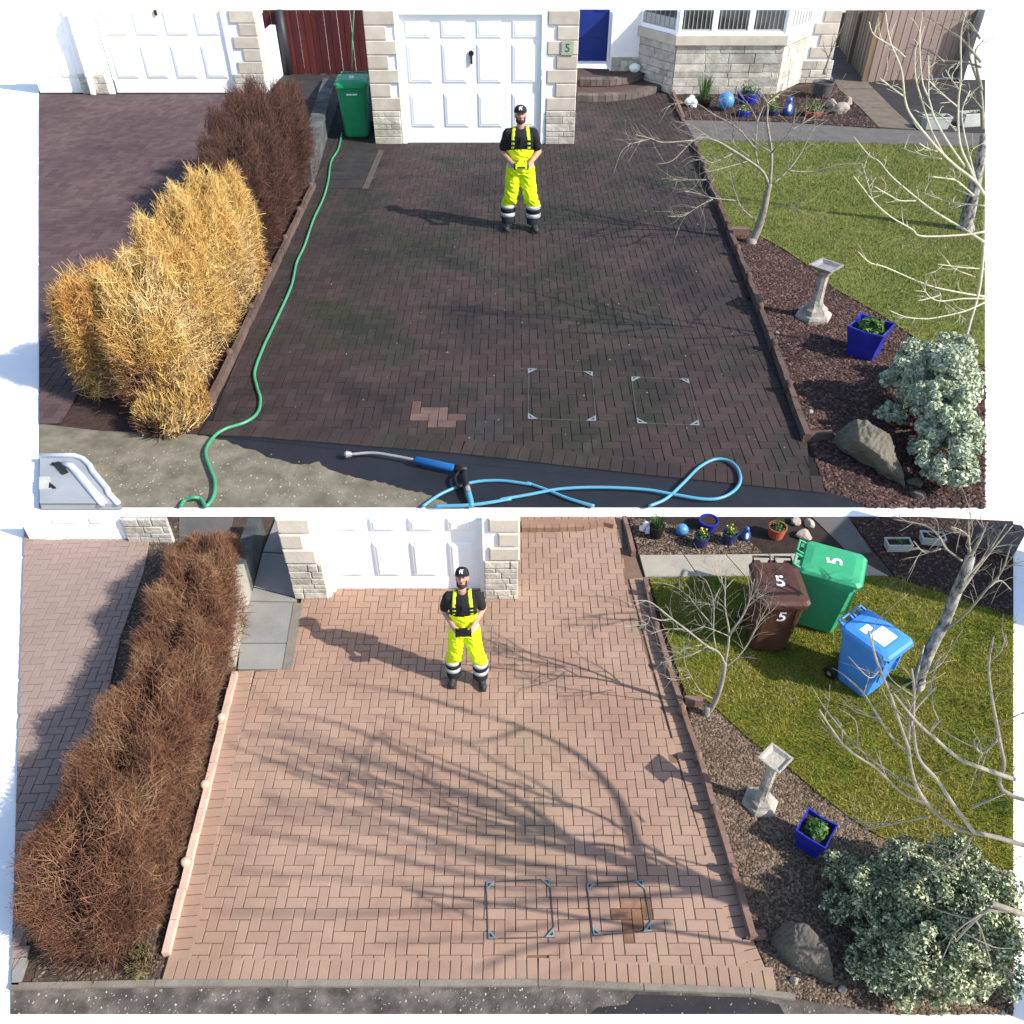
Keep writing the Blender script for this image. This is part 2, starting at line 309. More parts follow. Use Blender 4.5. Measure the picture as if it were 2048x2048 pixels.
    def frustum(s, x0, x1, y, z0, z1, inset, depth, m=0):    # raised or sunk field on a -Y face
        v = [(x0, y, z0), (x1, y, z0), (x1, y, z1), (x0, y, z1), (x0 + inset, y - depth, z0 + inset), (x1 - inset, y - depth, z0 + inset), (x1 - inset, y - depth, z1 - inset), (x0 + inset, y - depth, z1 - inset)]
        return s.add(v, [(0, 1, 5, 4), (1, 2, 6, 5), (2, 3, 7, 6), (3, 0, 4, 7), (4, 5, 6, 7)], m)
    def build(s, name, mats, parent=None, smooth=False):
        return mesh_np(name, s.v, s.f, mats, parent, smooth, s.m)
def struct(name, mb, mats, kind='structure', smooth=False): return tag(mb.build(name, mats, None, smooth), kind=kind)

def text(name, body, size, matname, parent, origin, xdir, ydir, depth=.004):
    cu = bpy.data.curves.new(name, 'FONT'); cu.body = body; cu.size = size; cu.extrude = depth; cu.align_x = 'CENTER'; cu.align_y = 'CENTER'; cu.offset = size * .015
    o = bpy.data.objects.new(name, cu); COL.objects.link(o)
    bpy.context.view_layer.update()
    me = bpy.data.meshes.new_from_object(o.evaluated_get(bpy.context.evaluated_depsgraph_get()))
    bpy.data.objects.remove(o); bpy.data.curves.remove(cu)
    x = Vector(xdir).normalized(); y = Vector(ydir).normalized(); z = x.cross(y)
    M = Matrix((x, y, z)).transposed().to_4x4(); M.translation = Vector(tuple(map(float, origin))) - ORG[parent.name]
    me.transform(M); me.materials.clear(); me.materials.append(W[matname])
    return link(name, me, parent)

def inside(poly, x, y):
    n = len(poly); r = np.zeros(len(x), bool); j = n - 1
    for i in range(n):
        xi, yi, xj, yj = poly[i][0], poly[i][1], poly[j][0], poly[j][1]
        r ^= ((yi > y) != (yj > y)) & (x < (xj - xi) * (y - yi) / (yj - yi + 1e-12) + xi); j = i
    return r
def fill(poly, n):                      # n random points in a polygon
    P = np.array([(p[0], p[1]) for p in poly]); lo, hi = P.min(0), P.max(0); out = np.zeros((0, 2))
    while len(out) < n:
        q = RNG.uniform(lo, hi, (n * 2, 2)); out = np.vstack([out, q[inside(P, q[:, 0], q[:, 1])]])
    return out[:n]

# paving laid brick by brick in one sheet: herringbone field inside `poly`
def bricks_mesh(name, poly, w, l, z, h, mats, gap=.006, rot=0.0, special=None, cuts=(), extra=()):
    P = np.array([(p[0], p[1]) for p in poly]); c = P.mean(0); cr, sr = math.cos(rot), math.sin(rot)
    R = np.array([[cr, -sr], [sr, cr]]); Q = (P - c) @ R                # into pattern axes
    sy = l / (2 * w)
    lo, hi = np.floor(Q.min(0) / [w, w * sy]).astype(int) - 2, np.ceil(Q.max(0) / [w, w * sy]).astype(int) + 2
    rects = []
    for i in range(lo[0], hi[0]):
        for j in range(lo[1], hi[1]):
            k = (i - j) % 4
            if k == 0: rects.append((i * w, (i + 2) * w, j * w * sy, (j + 1) * w * sy))
            elif k == 3: rects.append((i * w, (i + 1) * w, j * w * sy, (j + 2) * w * sy))
    rects = np.array(rects)
    cx, cy = rects[:, :2].mean(1), rects[:, 2:].mean(1)
    g = gap / 2; area = sum(Q[i][0] * Q[i - 1][1] - Q[i - 1][0] * Q[i][1] for i in range(len(Q)))
    CC = Q if area < 0 else Q[::-1]                                     # counter-clockwise outline
    SA, SB_ = CC, np.roll(CC, -1, axis=0); SD = SB_ - SA; SL = (SD ** 2).sum(1)
    reach = max(2 * w, 2 * w * sy) * .62; pv = np.roll(SD, 1, axis=0); reflex = CC[(pv[:, 0] * SD[:, 1] - pv[:, 1] * SD[:, 0]) < -1e-6]
    ins = inside(Q, cx, cy); quads = []
    for (a, b, e, f), x, y, ok in zip(rects, cx, cy, ins):
        p = np.array([x, y]); tt = np.clip(((p - SA) * SD).sum(1) / SL, 0, 1); dist = np.hypot(*(p - SA - SD * tt[:, None]).T); near = np.where(dist < reach)[0]
        if not ok and not len(near): continue
        q = [np.array(k) for k in ((a + g, e + g), (b - g, e + g), (b - g, f - g), (a + g, f - g))]
        if len(reflex) and np.hypot(*(reflex - p).T).min() < reach * 1.15:
            if not ok: continue
            near = []                                                   # whole bricks run under the slab at an inner corner
        for n_ in near:                                                 # cut the brick along the outline
            o, d = SA[n_], SD[n_]; s_ = [d[0] * (k[1] - o[1]) - d[1] * (k[0] - o[0]) for k in q]; nq = []
            for i in range(len(q)):
                j = (i + 1) % len(q)
                if s_[i] >= 0: nq.append(q[i])
                if (s_[i] >= 0) != (s_[j] >= 0): nq.append(q[i] + (q[j] - q[i]) * (s_[i] / (s_[i] - s_[j])))
            q = nq
            if len(q) < 3: break
        if len(q) < 3: continue
        q = np.array(q); ar = .5 * abs(sum(q[i][0] * q[i - 1][1] - q[i - 1][0] * q[i][1] for i in range(len(q))))
        if ar < .04 * w * l: continue
        quads.append(q @ R.T + c)
    quads += [np.array(q) for q in extra]
    V_, F_, M_ = [], [], []
    for q in quads:
        b = len(V_); m = q.mean(0); mi = 0
        for pl, idx in (special or []):
            if inside(pl, np.array([m[0]]), np.array([m[1]]))[0]: mi = idx
        N_ = len(q); tx, ty, t0 = RNG.uniform(-.012, .012), RNG.uniform(-.012, .012), RNG.uniform(-.0012, .0012)
        dz = [t0 + (p[0] - m[0]) * tx + (p[1] - m[1]) * ty for p in q]; ch = .0035
        for k in range(N_): V_.append((q[k][0], q[k][1], z))
        for k in range(N_): V_.append((q[k][0], q[k][1], z + h - ch + dz[k]))
        for k in range(N_):
            d = m - q[k]; d = d / (np.linalg.norm(d) + 1e-9) * ch * 1.4; V_.append((q[k][0] + d[0], q[k][1] + d[1], z + h + dz[k]))
        for k in range(N_):
            k2 = (k + 1) % N_
            F_ += [(b + k, b + k2, b + N_ + k2, b + N_ + k), (b + N_ + k, b + N_ + k2, b + 2 * N_ + k2, b + 2 * N_ + k)]
        F_.append(tuple(range(b + 2 * N_, b + 3 * N_))); M_ += [mi] * (2 * N_ + 1)
    me = bpy.data.meshes.new(name); me.from_pydata(V_, [], F_)
    for m in mats: me.materials.append(W[m])
    me.polygons.foreach_set('material_index', M_)
    if len(cuts):
        bm = bmesh.new(); bm.from_mesh(me)
        for a, b in cuts:                                               # keep what lies left of a -> b
            a = Vector((a[0], a[1], 0)); b = Vector((b[0], b[1], 0)); nrm = Vector((b.y - a.y, a.x - b.x, 0)).normalized()
            bmesh.ops.bisect_plane(bm, geom=bm.verts[:] + bm.edges[:] + bm.faces[:], plane_co=a, plane_no=nrm, clear_outer=True)
        bm.to_mesh(me); bm.free()
    return me
def course(a, b, depth, w, gap=.006):   # a row of headers from a to b, `depth` to the left of the line
    a, b = np.array(a[:2]), np.array(b[:2]); L = np.linalg.norm(b - a); t = (b - a) / L; nrm = np.array([-t[1], t[0]]); n = max(1, int(round(L / w))); ww = L / n; out = []
    for k in range(n):
        p0, p1 = a + t * (k * ww + gap / 2), a + t * ((k + 1) * ww - gap / 2)
        out.append(np.array([p0 + nrm * gap / 2, p1 + nrm * gap / 2, p1 + nrm * (depth - gap / 2), p0 + nrm * (depth - gap / 2)]))
    return out

# loose pieces as one numpy mesh
def blades(poly, n, length, width, z, lean=.5):
    p = fill(poly, n) + RNG.normal(scale=length * .5, size=(n, 2)); a = RNG.uniform(0, 2 * np.pi, n); L = length * RNG.uniform(.5, 1.3, n); b = RNG.uniform(0, 2 * np.pi, n); le = L * lean * RNG.uniform(.2, 1.6, n)
    base = np.column_stack([p, np.full(n, z)]); d = np.column_stack([np.cos(a), np.sin(a), np.zeros(n)]) * (width * RNG.uniform(.6, 1.3, n))[:, None] / 2
    tip = base + np.column_stack([np.cos(b) * le, np.sin(b) * le, L * .8])
    v = np.stack([base - d, base + d, tip], 1).reshape(-1, 3); return v, np.arange(3 * n).reshape(n, 3)
def chips(poly, n, size, z, flat=.45):
    p = fill(poly, n); v = []
    s = size * RNG.uniform(.45, 1.3, (n, 1)); a = RNG.uniform(0, 2 * np.pi, n); el = RNG.uniform(.35, .9, n)
    base = np.array([(-1, -1, 0), (1, -1, 0), (1, 1, 0), (-1, 1, 0), (-.6, -.6, 1), (.6, -.6, 1), (.6, .6, 1), (-.6, .6, 1)], float)
    q = base[None] * np.stack([np.ones(n), el, np.full(n, flat)], 1)[:, None, :] * s[:, None, :] / 2
    q = q * RNG.uniform(.75, 1.2, q.shape)
    tilt = RNG.uniform(-.5, .5, (n, 1)); q[:, :, 2] += q[:, :, 0] * tilt
    ca, sa = np.cos(a)[:, None], np.sin(a)[:, None]
    x = q[:, :, 0] * ca - q[:, :, 1] * sa + p[:, 0:1]; y = q[:, :, 0] * sa + q[:, :, 1] * ca + p[:, 1:2]
    v = np.stack([x, y, q[:, :, 2] + z], 2).reshape(-1, 3)
    f = np.array([(4, 5, 6, 7), (0, 1, 5, 4), (1, 2, 6, 5), (2, 3, 7, 6), (3, 0, 4, 7)])
    return v, (np.arange(n)[:, None, None] * 8 + f[None]).reshape(-1, 4)
def twigs(p, d, L, r, bend=.25):        # p, d (n,3); curved three-sided tapered sticks
    n = len(p); d = d / np.linalg.norm(d, axis=1)[:, None]
    a = np.cross(d, RNG.normal(size=(n, 3))); a /= np.linalg.norm(a, axis=1)[:, None] + 1e-9; b = np.cross(d, a)
    L = L[:, None]; r = r[:, None]
    mid = p + d * L * .5 + a * L * bend * RNG.uniform(-.4, .4, (n, 1)); tip = p + d * L + b * L * bend * RNG.uniform(-.7, .7, (n, 1))
    tip[:, 2] += (L[:, 0] * bend * RNG.uniform(-.1, .5, n))
    rings = []
    for c, k in ((p, 1.), (mid, .75), (tip, .3)):
        for w in (0, 2.094, 4.189): rings.append(c + r * k * (math.cos(w) * a + math.sin(w) * b))
    v = np.stack(rings, 1).reshape(-1, 3)
    f = np.array([(i * 3 + k, i * 3 + (k + 1) % 3, i * 3 + 3 + (k + 1) % 3, i * 3 + 3 + k) for i in (0, 1) for k in (0, 1, 2)])
    return v, (np.arange(n)[:, None, None] * 9 + f[None]).reshape(-1, 4)
def leaves(p, nrm, size, asp=.55):      # folded diamond leaves facing roughly nrm
    n = len(p); nrm = nrm + RNG.normal(scale=.55, size=(n, 3)); nrm /= np.linalg.norm(nrm, axis=1)[:, None]
    a = np.cross(nrm, RNG.normal(size=(n, 3))); a /= np.linalg.norm(a, axis=1)[:, None]; b = np.cross(nrm, a)
    s = (size * RNG.uniform(.6, 1.3, n))[:, None]
    v = np.stack([p - a * s, p + b * s * asp + nrm * s * .18, p + a * s, p - b * s * asp + nrm * s * .18], 1).reshape(-1, 3)
    f = np.array([(0, 1, 2), (0, 2, 3)]); return v, (np.arange(n)[:, None, None] * 4 + f[None]).reshape(-1, 3)

# ------------------------------------------------------------------ builders of things
def place(t, loc, rz=0.0, s=1.0):
    t.location = Vector(tuple(map(float, loc))); t.rotation_euler = (0, 0, rz); t.scale = tuple(s) if isinstance(s, (tuple, list)) else (s, s, s); return t

def edging(label, pts, w, h, mat, post_gap, name='brick_edging', z0=.01, post_h=.05, group=None):
    t = thing(name, label, 'garden edging', (pts[0][0], pts[0][1], 0), group); m = MB()
    for a, b in zip(pts[:-1], pts[1:]):
        a, b = np.array(a[:2]), np.array(b[:2]); L = np.linalg.norm(b - a); d = (b - a) / L; nr = np.array([-d[1], d[0]]); n = max(1, int(L / (w * 3.2)))
        for k in range(n):
            p, q = a + d * (L * k / n + .002), a + d * (L * (k + 1) / n - .002); hh = h * random.uniform(.93, 1.05); j = nr * random.uniform(-.06, .06) * w
            m.prism([p + j - nr * w / 2, q + j - nr * w / 2, q + j + nr * w / 2, p + j + nr * w / 2], z0, hh, top=[p + j - nr * w * .42, q + j - nr * w * .42, q + j + nr * w * .42, p + j + nr * w * .42])
    m.build('edging', mat, t)
    if post_gap:
        acc = 0
        for a, b in zip(pts[:-1], pts[1:]):
            a, b = np.array(a[:2]), np.array(b[:2]); L = np.linalg.norm(b - a); d = (b - a) / L; nr = np.array([-d[1], d[0]]); x = post_gap - acc
            while x < L:
                p = a + d * x; MB().lathe((p[0] + nr[0] * w * .3, p[1] + nr[1] * w * .3, z0), [(w * .62, 0), (w * .62, h + post_h), (w * .4, h + post_h + w * .3)], 10).build('post', mat, t, True); x += post_gap
            acc = (acc + L) % post_gap
    return t

def hedge(name, label, cat, st, n, tl, tr, mats, group=None, stem_mat='twig_dark', up=.4, wild=.55):
    """st: stations (x, y, half width, height)"""
    st = np.array(st, float); t = thing(name, label, cat, (st[:, 0].mean(), st[:, 1].mean(), 0), group)
    L = np.concatenate([[0], np.cumsum(np.hypot(np.diff(st[:, 0]), np.diff(st[:, 1])))])
    ax = np.array([st[-1, 0] - st[0, 0], st[-1, 1] - st[0, 1]]); ax /= np.hypot(*ax); nr = np.array([ax[1], -ax[0]])
    def pts(n, lo, hi):
        s = RNG.uniform(0, L[-1], n); c = np.array([np.interp(s, L, st[:, k]) for k in range(4)]); th = RNG.uniform(.0, np.pi, n); q = RNG.uniform(lo ** 2, hi ** 2, n) ** .5
        lump = 1 + .09 * np.sin(s / L[-1] * 19 + th * 3) + .07 * np.sin(s / L[-1] * 43 - th * 5)
        e = np.minimum(1, np.minimum(s, L[-1] - s) / (.6 * st[:, 2].mean()) * .5 + .55)     # rounded ends
        cx = np.sign(np.cos(th)) * np.abs(np.cos(th)) ** .55 * c[2] * q * lump * e; cz = np.abs(np.sin(th)) ** .55 * c[3] * q * lump * (.5 + .5 * e)
        p = np.column_stack([c[0] + nr[0] * cx, c[1] + nr[1] * cx, np.maximum(cz, .04)])
        ends = (s / L[-1] - .5) * 2; endw = np.sign(ends) * np.abs(ends) ** 6
        d = np.column_stack([nr[0] * np.cos(th) + ax[0] * endw, nr[1] * np.cos(th) + ax[1] * endw, np.sin(th) * .9 + up]) + RNG.normal(scale=wild, size=(n, 3))
        return p, d
    k = int(n * .74)
    p, d = pts(k, .80, 1.0); Ls = tl * RNG.uniform(.5, 1.25, k); p = p - d / np.linalg.norm(d, axis=1)[:, None] * Ls[:, None] * .6; p[:, 2] = np.maximum(p[:, 2], .02)
    v, f = twigs(p, d, Ls, tr * RNG.uniform(.6, 1.25, k)); mesh_np('twigs', v, f, mats, t)
    k = n - k
    p, d = pts(k, .2, .82); d += RNG.normal(scale=.4, size=(k, 3)); v, f = twigs(p, d, tl * .9 * RNG.uniform(.6, 1.2, k), tr * 1.5 * RNG.uniform(.7, 1.3, k)); mesh_np('inner_twigs', v, f, stem_mat, t)
    k = max(60, n // 60); s = RNG.uniform(0, L[-1], k); c = np.array([np.interp(s, L, st[:, j]) for j in range(4)]); off = RNG.uniform(-.35, .35, k) * c[2]
    p = np.column_stack([c[0] + nr[0] * off, c[1] + nr[1] * off, np.full(k, .0)]); d = np.column_stack([nr[0] * off, nr[1] * off, c[3] * 1.2]) + RNG.normal(scale=.2, size=(k, 3))
    p[:, 2] = .0; v, f = twigs(p, d, c[3] * .62, np.full(k, tr * 2.4), .12); mesh_np('stems', v, f, stem_mat, t)
    return t

def bush(name, label, blobs, n, leaf, mat, cat='shrub', stem='bark_grey'):
    """blobs: (centre, radius)"""
    t = thing(name, label, cat, (blobs[0][0][0], blobs[0][0][1], 0)); P, N = [], []
    wts = np.array([b[1] ** 2 for b in blobs]); wts /= wts.sum()
    for (c, r), w in zip(blobs, wts):
        sub = [(np.zeros(3), 1.0)]
        for _ in range(int(26 + 16 * random.random())):
            d = RNG.normal(size=3); d[2] = abs(d[2]) * .9 - .15; d /= np.linalg.norm(d); sub.append((d * RNG.uniform(.55, 1.0) * r, RNG.uniform(.13, .30) * r))
        k = int(n * w)
        for (o, q) in sub[1:]:
            m = int(k / len(sub) * 1.15); d = RNG.normal(size=(m, 3)); d[:, 2] = np.abs(d[:, 2]) * .9 - .2; d /= np.linalg.norm(d, axis=1)[:, None]
            P.append(c + o + d * q * RNG.uniform(.55, 1.1, (m, 1))); N.append(d)
    P = np.vstack(P); N = np.vstack(N); ok = P[:, 2] > .03; P, N = P[ok], N[ok]
    v, f = leaves(P, N, leaf); mesh_np('foliage', v, f, mat, t)
    m = MB()
    for c, r in blobs:
        b = np.array([c[0] * .6 + blobs[0][0][0] * .4, c[1] * .6 + blobs[0][0][1] * .4, 0.])
        for _ in range(7):
            e = np.array(c) + RNG.normal(scale=r * .45, size=3); e[2] = max(.1, e[2]); m.tube(smooth_path([b, b * .5 + e * .5 + RNG.normal(scale=.05, size=3), e], 4), list(np.linspace(leaf * .5, leaf * .12, 9)), 5)
    m.build('stems', stem, t, True); return t

def add_limb(m, pts, r0, r1, twig=0, tl=.3, n=7, tr=None, sub=5, wig=.35, pend=None):
    P = smooth_path(pts, sub); k = len(P); R = np.linspace(r0, r1, k); m.tube(P, list(R), n)
    D = np.linalg.norm(np.array(P[-1]) - np.array(P[0]))
    for _ in range(twig):
        if k < 4: break
        i = random.randint(min(max(1, k // 5), k - 2), k - 2); p = np.array(P[i]); d = np.array(P[i + 1]) - np.array(P[i - 1]); d /= np.linalg.norm(d) + 1e-9
        o = RNG.normal(size=3); o -= d * np.dot(o, d); o /= np.linalg.norm(o); q = d * random.uniform(.4, 1) + o * random.uniform(.4, .9); q[2] += .15; q /= np.linalg.norm(q); L = tl * random.uniform(.35, 1.1)
        a = p + q * L * .5 + RNG.normal(scale=.06 * L, size=3); b = p + q * L + RNG.normal(scale=.12 * L, size=3); r = (tr or r1) * random.uniform(.6, 1)
        m.tube(smooth_path([p, a, b], 3), list(np.linspace(r, r * .4, 7)), 5)
        if random.random() < .6:
            e = a + (q + RNG.normal(scale=.5, size=3)) * L * .45; m.tube([a, a * .5 + e * .5 + RNG.normal(scale=.03 * L, size=3), e], [r * .7, r * .5, r * .3], 4)

def tree(name, label, trunk, limbs, mats, cat='tree', r=(.06, .03), lr=.018, tip=.004, twig=5, tl=.3, group=None, base=None):
    b = base if base is not None else trunk[0]
    t = thing(name, label, cat, (b[0], b[1], 0), group); m = MB(); add_limb(m, trunk, r[0], r[1], 0, n=10)
    p = np.array(trunk[0]); m.tube([p - [0, 0, .03], p + [0, 0, .03], p + [0, 0, .12]], [r[0] * 1.5, r[0] * 1.3, r[0] * 1.02], 10)
    m.build('trunk', mats[0], t, True); c = MB()
    for L in limbs:
        k = L[1] if isinstance(L, tuple) and isinstance(L[1], (int, float)) else 1.0
        pts = L[0] if isinstance(L, tuple) else L; big = isinstance(L, tuple) and len(L) > 2
        add_limb(c, pts, lr * k, L[2] if big else tip, 3 if big else twig, tl * (1.8 if big else 1), 6, tr=L[2] * .8 if big else None)
    c.build('crown', mats[1], t, True); return t

def bin_(label, mat, rz, loc, s, group, num_lid=None, num_front=None, lid_rot=0, mark=None):
    t = thing('wheelie_bin', label, 'wheelie bin', (0, 0, 0), group)
    m = MB()
    def ring(z, w, d, dy=0, b=.045):
        o = []
        for sx, sy in ((1, -1), (1, 1), (-1, 1), (-1, -1)):
            x, y = sx * w / 2, sy * d / 2 + dy
            o += [(x, y - sy * b, z), (x - sx * b, y, z)] if sx * sy > 0 else [(x - sx * b, y, z), (x, y - sy * b, z)]
        return o
    def loft(m, rings):
        n = len(rings[0]); v = [p for r_ in rings for p in r_]
        f = [(i * n + k, i * n + (k + 1) % n, (i + 1) * n + (k + 1) % n, (i + 1) * n + k) for i in range(len(rings) - 1) for k in range(n)]
        m.add(v, f + [tuple(range(n - 1, -1, -1)), tuple(range((len(rings) - 1) * n, len(rings) * n))])
    loft(m, [ring(.03, .42, .46, -.03), ring(.06, .45, .49, -.03), ring(.88, .55, .66), ring(.885, .58, .70), ring(.95, .59, .71), ring(.955, .56, .68)])
    m.box(-.2, -.17, -.345, -.32, .45, .86); m.box(.17, .2, -.345, -.32, .45, .86)
    m.build('body', mat, t)
    m = MB(); loft(m, [ring(.957, .61, .74, -.01), ring(.99, .62, .75, -.01), ring(1.025, .57, .68, -.01), ring(1.045, .44, .5, -.01, .06)])
    m.box(-.26, .26, -.40, -.37, .94, .985)
    for q in (-.2, 0, .2): m.box(q - .05, q + .05, .355, .40, .95, 1.0)
    lid = m.build('lid', mat, t)
    m = MB()
    for a, b in ((-.24, -.03), (.03, .24)):
        m.tube([(a, .34, 1.0), (a, .43, 1.03), (b, .43, 1.03), (b, .34, 1.0)], .016, 8)
    m.build('handle', mat if mat != 'brown_bin' else 'black', t, True)
    for sx in (-1, 1):
        m = MB(); x = sx * .27
        for q, rr in ((0, .1),): m.tube([(x - .03, .27, .1), (x - .02, .27, .1), (x + .02, .27, .1), (x + .03, .27, .1)], [.085, .1, .1, .085], 16)
        wh = m.build('wheel', 'black', t); MB().tube([(x - .035, .27, .1), (x + .035, .27, .1)], .035, 10).build('hub', 'steel_dull', wh)
    MB().tube([(-.27, .27, .1), (.27, .27, .1)], .014, 6).build('axle', 'black', t)
    c, s_ = math.cos(lid_rot), math.sin(lid_rot)
    if num_lid: text('number', num_lid, .26, 'white_paint', t, (0, -.03, 1.047), (c, s_, 0), (-s_, c, 0), .003)
    if num_front: text('number', num_front, .24, 'white_paint', t, (0.02, -.315, .72), (1, 0, 0), (0, -.08, 1), .006)
    if mark == 'label':
        MB().box(-.16, .14, -.22, .02, 1.046, 1.05).build('label', 'white_paint', t)
        MB().box(-.17, .0, .06, .16, 1.046, 1.05).build('label', 'white_paint', t)
    if mark == 'scuff':
        MB().box(-.1, .0, -.345, -.338, .80, .825).build('print', 'white_paint', t); MB().box(.01, .1, -.345, -.338, .80, .825).build('print', 'white_paint', t)
    return place(t, loc, rz, s)

def manhole(label, pts, z, w, group):
    """pts: corners far-left, far-right, near-right, near-left"""
    P = [np.array(p[:2]) for p in pts]; c = sum(P) / 4; t = thing('manhole_cover', label, 'manhole cover', (c[0], c[1], 0), group); m = MB()
    for i in range(4):
        a, b = P[i], P[(i + 1) % 4]; d = (b - a) / np.linalg.norm(b - a); nr = np.array([-d[1], d[0]])
        q = -nr * .006 * w if np.dot(c - a, -nr) > 0 else nr * .006 * w; k = nr * .0042 * w
        m.prism([a + q - k, b + q - k, b + q + k, a + q + k], z - .01, z + .002 + .0004 * i)
    m.build('frame', 'steel_dark', t)
    for i in range(4):
        a = P[i]; u = (P[(i + 1) % 4] - a); v = (P[(i - 1) % 4] - a); u = u / np.linalg.norm(u); v = v / np.linalg.norm(v); s = .095 * w
        cc = a + (u + v) * s * .3; o = [a + (u + v) * .004, a + u * s + v * .004, a + v * s + u * .004]; k = [cc + (p - cc) * .38 for p in o]
        m = MB(); v3 = [(p[0], p[1], z + .006) for p in o] + [(p[0], p[1], z + .007) for p in k] + [(p[0], p[1], z) for p in o]
        f = [(0, 1, 4, 3), (1, 2, 5, 4), (2, 0, 3, 5), (6, 7, 1, 0), (7, 8, 2, 1), (8, 6, 0, 2)]
        m.add(v3, f); cp = m.build('corner_plate', 'steel', t)
        MB().add([(p[0], p[1], z + .0045) for p in k], [(0, 1, 2)]).build('keyhole', 'black', cp)
    return t

def birdbath(label, base, h, s, rz, mats, group):
    t = thing('birdbath', label, 'birdbath', (0, 0, 0), group)
    m = MB(); m.lathe((0, 0, 0), [(.30 * s, 0), (.30 * s, .05 * s), (.27 * s, .09 * s), (.22 * s, .10 * s), (.20 * s, .17 * s), (.15 * s, .20 * s), (.11 * s, .25 * s)], 6, rot=.3); m.build('base', mats[0], t)
    m = MB(); m.lathe((0, 0, 0), [(.115 * s, .24 * s), (.09 * s, .32 * s), (.082 * s, h * .62), (.088 * s, h * .8), (.115 * s, h - .13 * s), (.14 * s, h - .08 * s)], 8, rot=.2); m.build('column', mats[0], t)
    m = MB(); q = .27 * s
    def sq(r, z): return [(r * math.cos(a), r * math.sin(a), z) for a in (math.pi / 4 + k * math.pi / 2 for k in range(4))]
    rings = [sq(.15 * s, h - .085 * s), sq(q, h - .03 * s), sq(q * 1.03, h), sq(q * .86, h), sq(q * .6, h - .045 * s)]
    v = [p for r_ in rings for p in r_]; f = [(i * 4 + k, i * 4 + (k + 1) % 4, i * 4 + 4 + (k + 1) % 4, i * 4 + 4 + k) for i in range(4) for k in range(4)] + [(16, 17, 18, 19), (3, 2, 1, 0)]
    m.add(v, f); m.build('bowl', mats[1], t); return place(t, base, rz)

def leafy(name, parent, c, r, n, size, mat, up=.5):
    d = RNG.normal(size=(n, 3)); d[:, 2] = np.abs(d[:, 2]); d /= np.linalg.norm(d, axis=1)[:, None]; p = np.array(c) + d * r * RNG.uniform(.3, 1, (n, 1)); v, f = leaves(p, d + [0, 0, up], size); return mesh_np(name, v, f, mat, parent)
def grassy(name, parent, c, r, h, n, w, mat):
    m = MB()
    for _ in range(n):
        a = random.uniform(0, 6.28); o = random.uniform(0, .5) * r; s = random.uniform(.4, 1) * r; k = random.uniform(.6, 1) * h
        b = np.array(c) + [math.cos(a) * o, math.sin(a) * o, 0]; e = np.array(c) + [math.cos(a) * s, math.sin(a) * s, k]; md = b * .45 + e * .55 + [0, 0, k * .2]; t_ = np.array([-math.sin(a), math.cos(a), 0]) * w
        m.add([b - t_, b + t_, md + t_ * .8, md - t_ * .8, e], [(0, 1, 2, 3), (3, 2, 4)])
    return m.build(name, mat, parent)
def planter(label, base, w, h, rz, group, leaf):
    t = thing('square_planter', label, 'planter', (0, 0, 0), group); m = MB()
    def sq(r, z, mid=0, up=0):
        o = []
        for k in range(4):
            a = k * math.pi / 2 + math.pi / 4; b = a + math.pi / 4
            o += [(r * math.cos(a), r * math.sin(a), z + up), (r * .7071 * (1 - mid) * math.cos(b), r * .7071 * (1 - mid) * math.sin(b), z)]
        return o
    r1, r0 = w * .5 * 1.414, w * .36 * 1.414
    rings = [sq(r0, 0), sq(r0 * 1.08, h * .4), sq(r1 * .92, h * .8), sq(r1, h * .97, .03, h * .06), sq(r1 * .99, h, .03, h * .06), sq(r1 * .9, h, .02, h * .05), sq(r1 * .84, h * .86)]
    v = [p for r_ in rings for p in r_]; n = 8
    f = [(i * n + k, i * n + (k + 1) % n, i * n + n + (k + 1) % n, i * n + n + k) for i in range(len(rings) - 1) for k in range(n)] + [tuple(range(n - 1, -1, -1))]
    m.add(v, f); m.build('pot', 'glaze_blue', t)
    MB().sheet([(p[0], p[1], h * .88) for p in sq(r1 * .86, 0)]).build('soil', 'soil', t)
    leafy('plant', t, (0, 0, h * .9), w * .32, 420, leaf, 'leaf_green'); leafy('plant', t, (.05 * w, -.05 * w, h * .93), w * .26, 120, leaf, 'leaf_lime')
    return place(t, base, rz)
def round_pot(label, base, w, h, mat, plant=None, group=None, name='plant_pot', cat='plant pot', flare=1.25, ph=.2, pw=None):
    t = thing(name, label, cat, base, group); b = np.array(base); r = w / 2
    m = MB(); m.lathe(b, [(r / flare * .85, 0), (r / flare, h * .08), (r * .93, h * .6), (r * .97, h * .88), (r * 1.04, h * .9), (r * 1.04, h), (r * .9, h), (r * .84, h * .86)], 24); m.build('pot', mat, t, False)
    MB().lathe(b, [(r * .86, h * .85), (r * .86, h * .87)], 20).build('soil', 'soil', t)
    c = b + [0, 0, h * .88]; pw = pw or w * .5
    if plant == 'grass': grassy('plant', t, c, pw, ph, 70, w * .02, 'leaf_green')
    elif plant: leafy('plant', t, c, pw, 160, w * .07, 'leaf_green' if plant != 'lime' else 'leaf_lime')
    if plant == 'daffodil':
        grassy('plant', t, c, pw * .8, ph, 30, w * .018, 'leaf_lime'); m = MB()
        for _ in range(7):
            a, q = random.uniform(0, 6.28), random.uniform(.1, .8) * pw; m.ball((c[0] + q * math.cos(a), c[1] + q * math.sin(a), c[2] + ph * random.uniform(.6, 1)), w * .055, 0, 6, 4)
        m.build('flowers', 'petal_yellow', t)
    return t
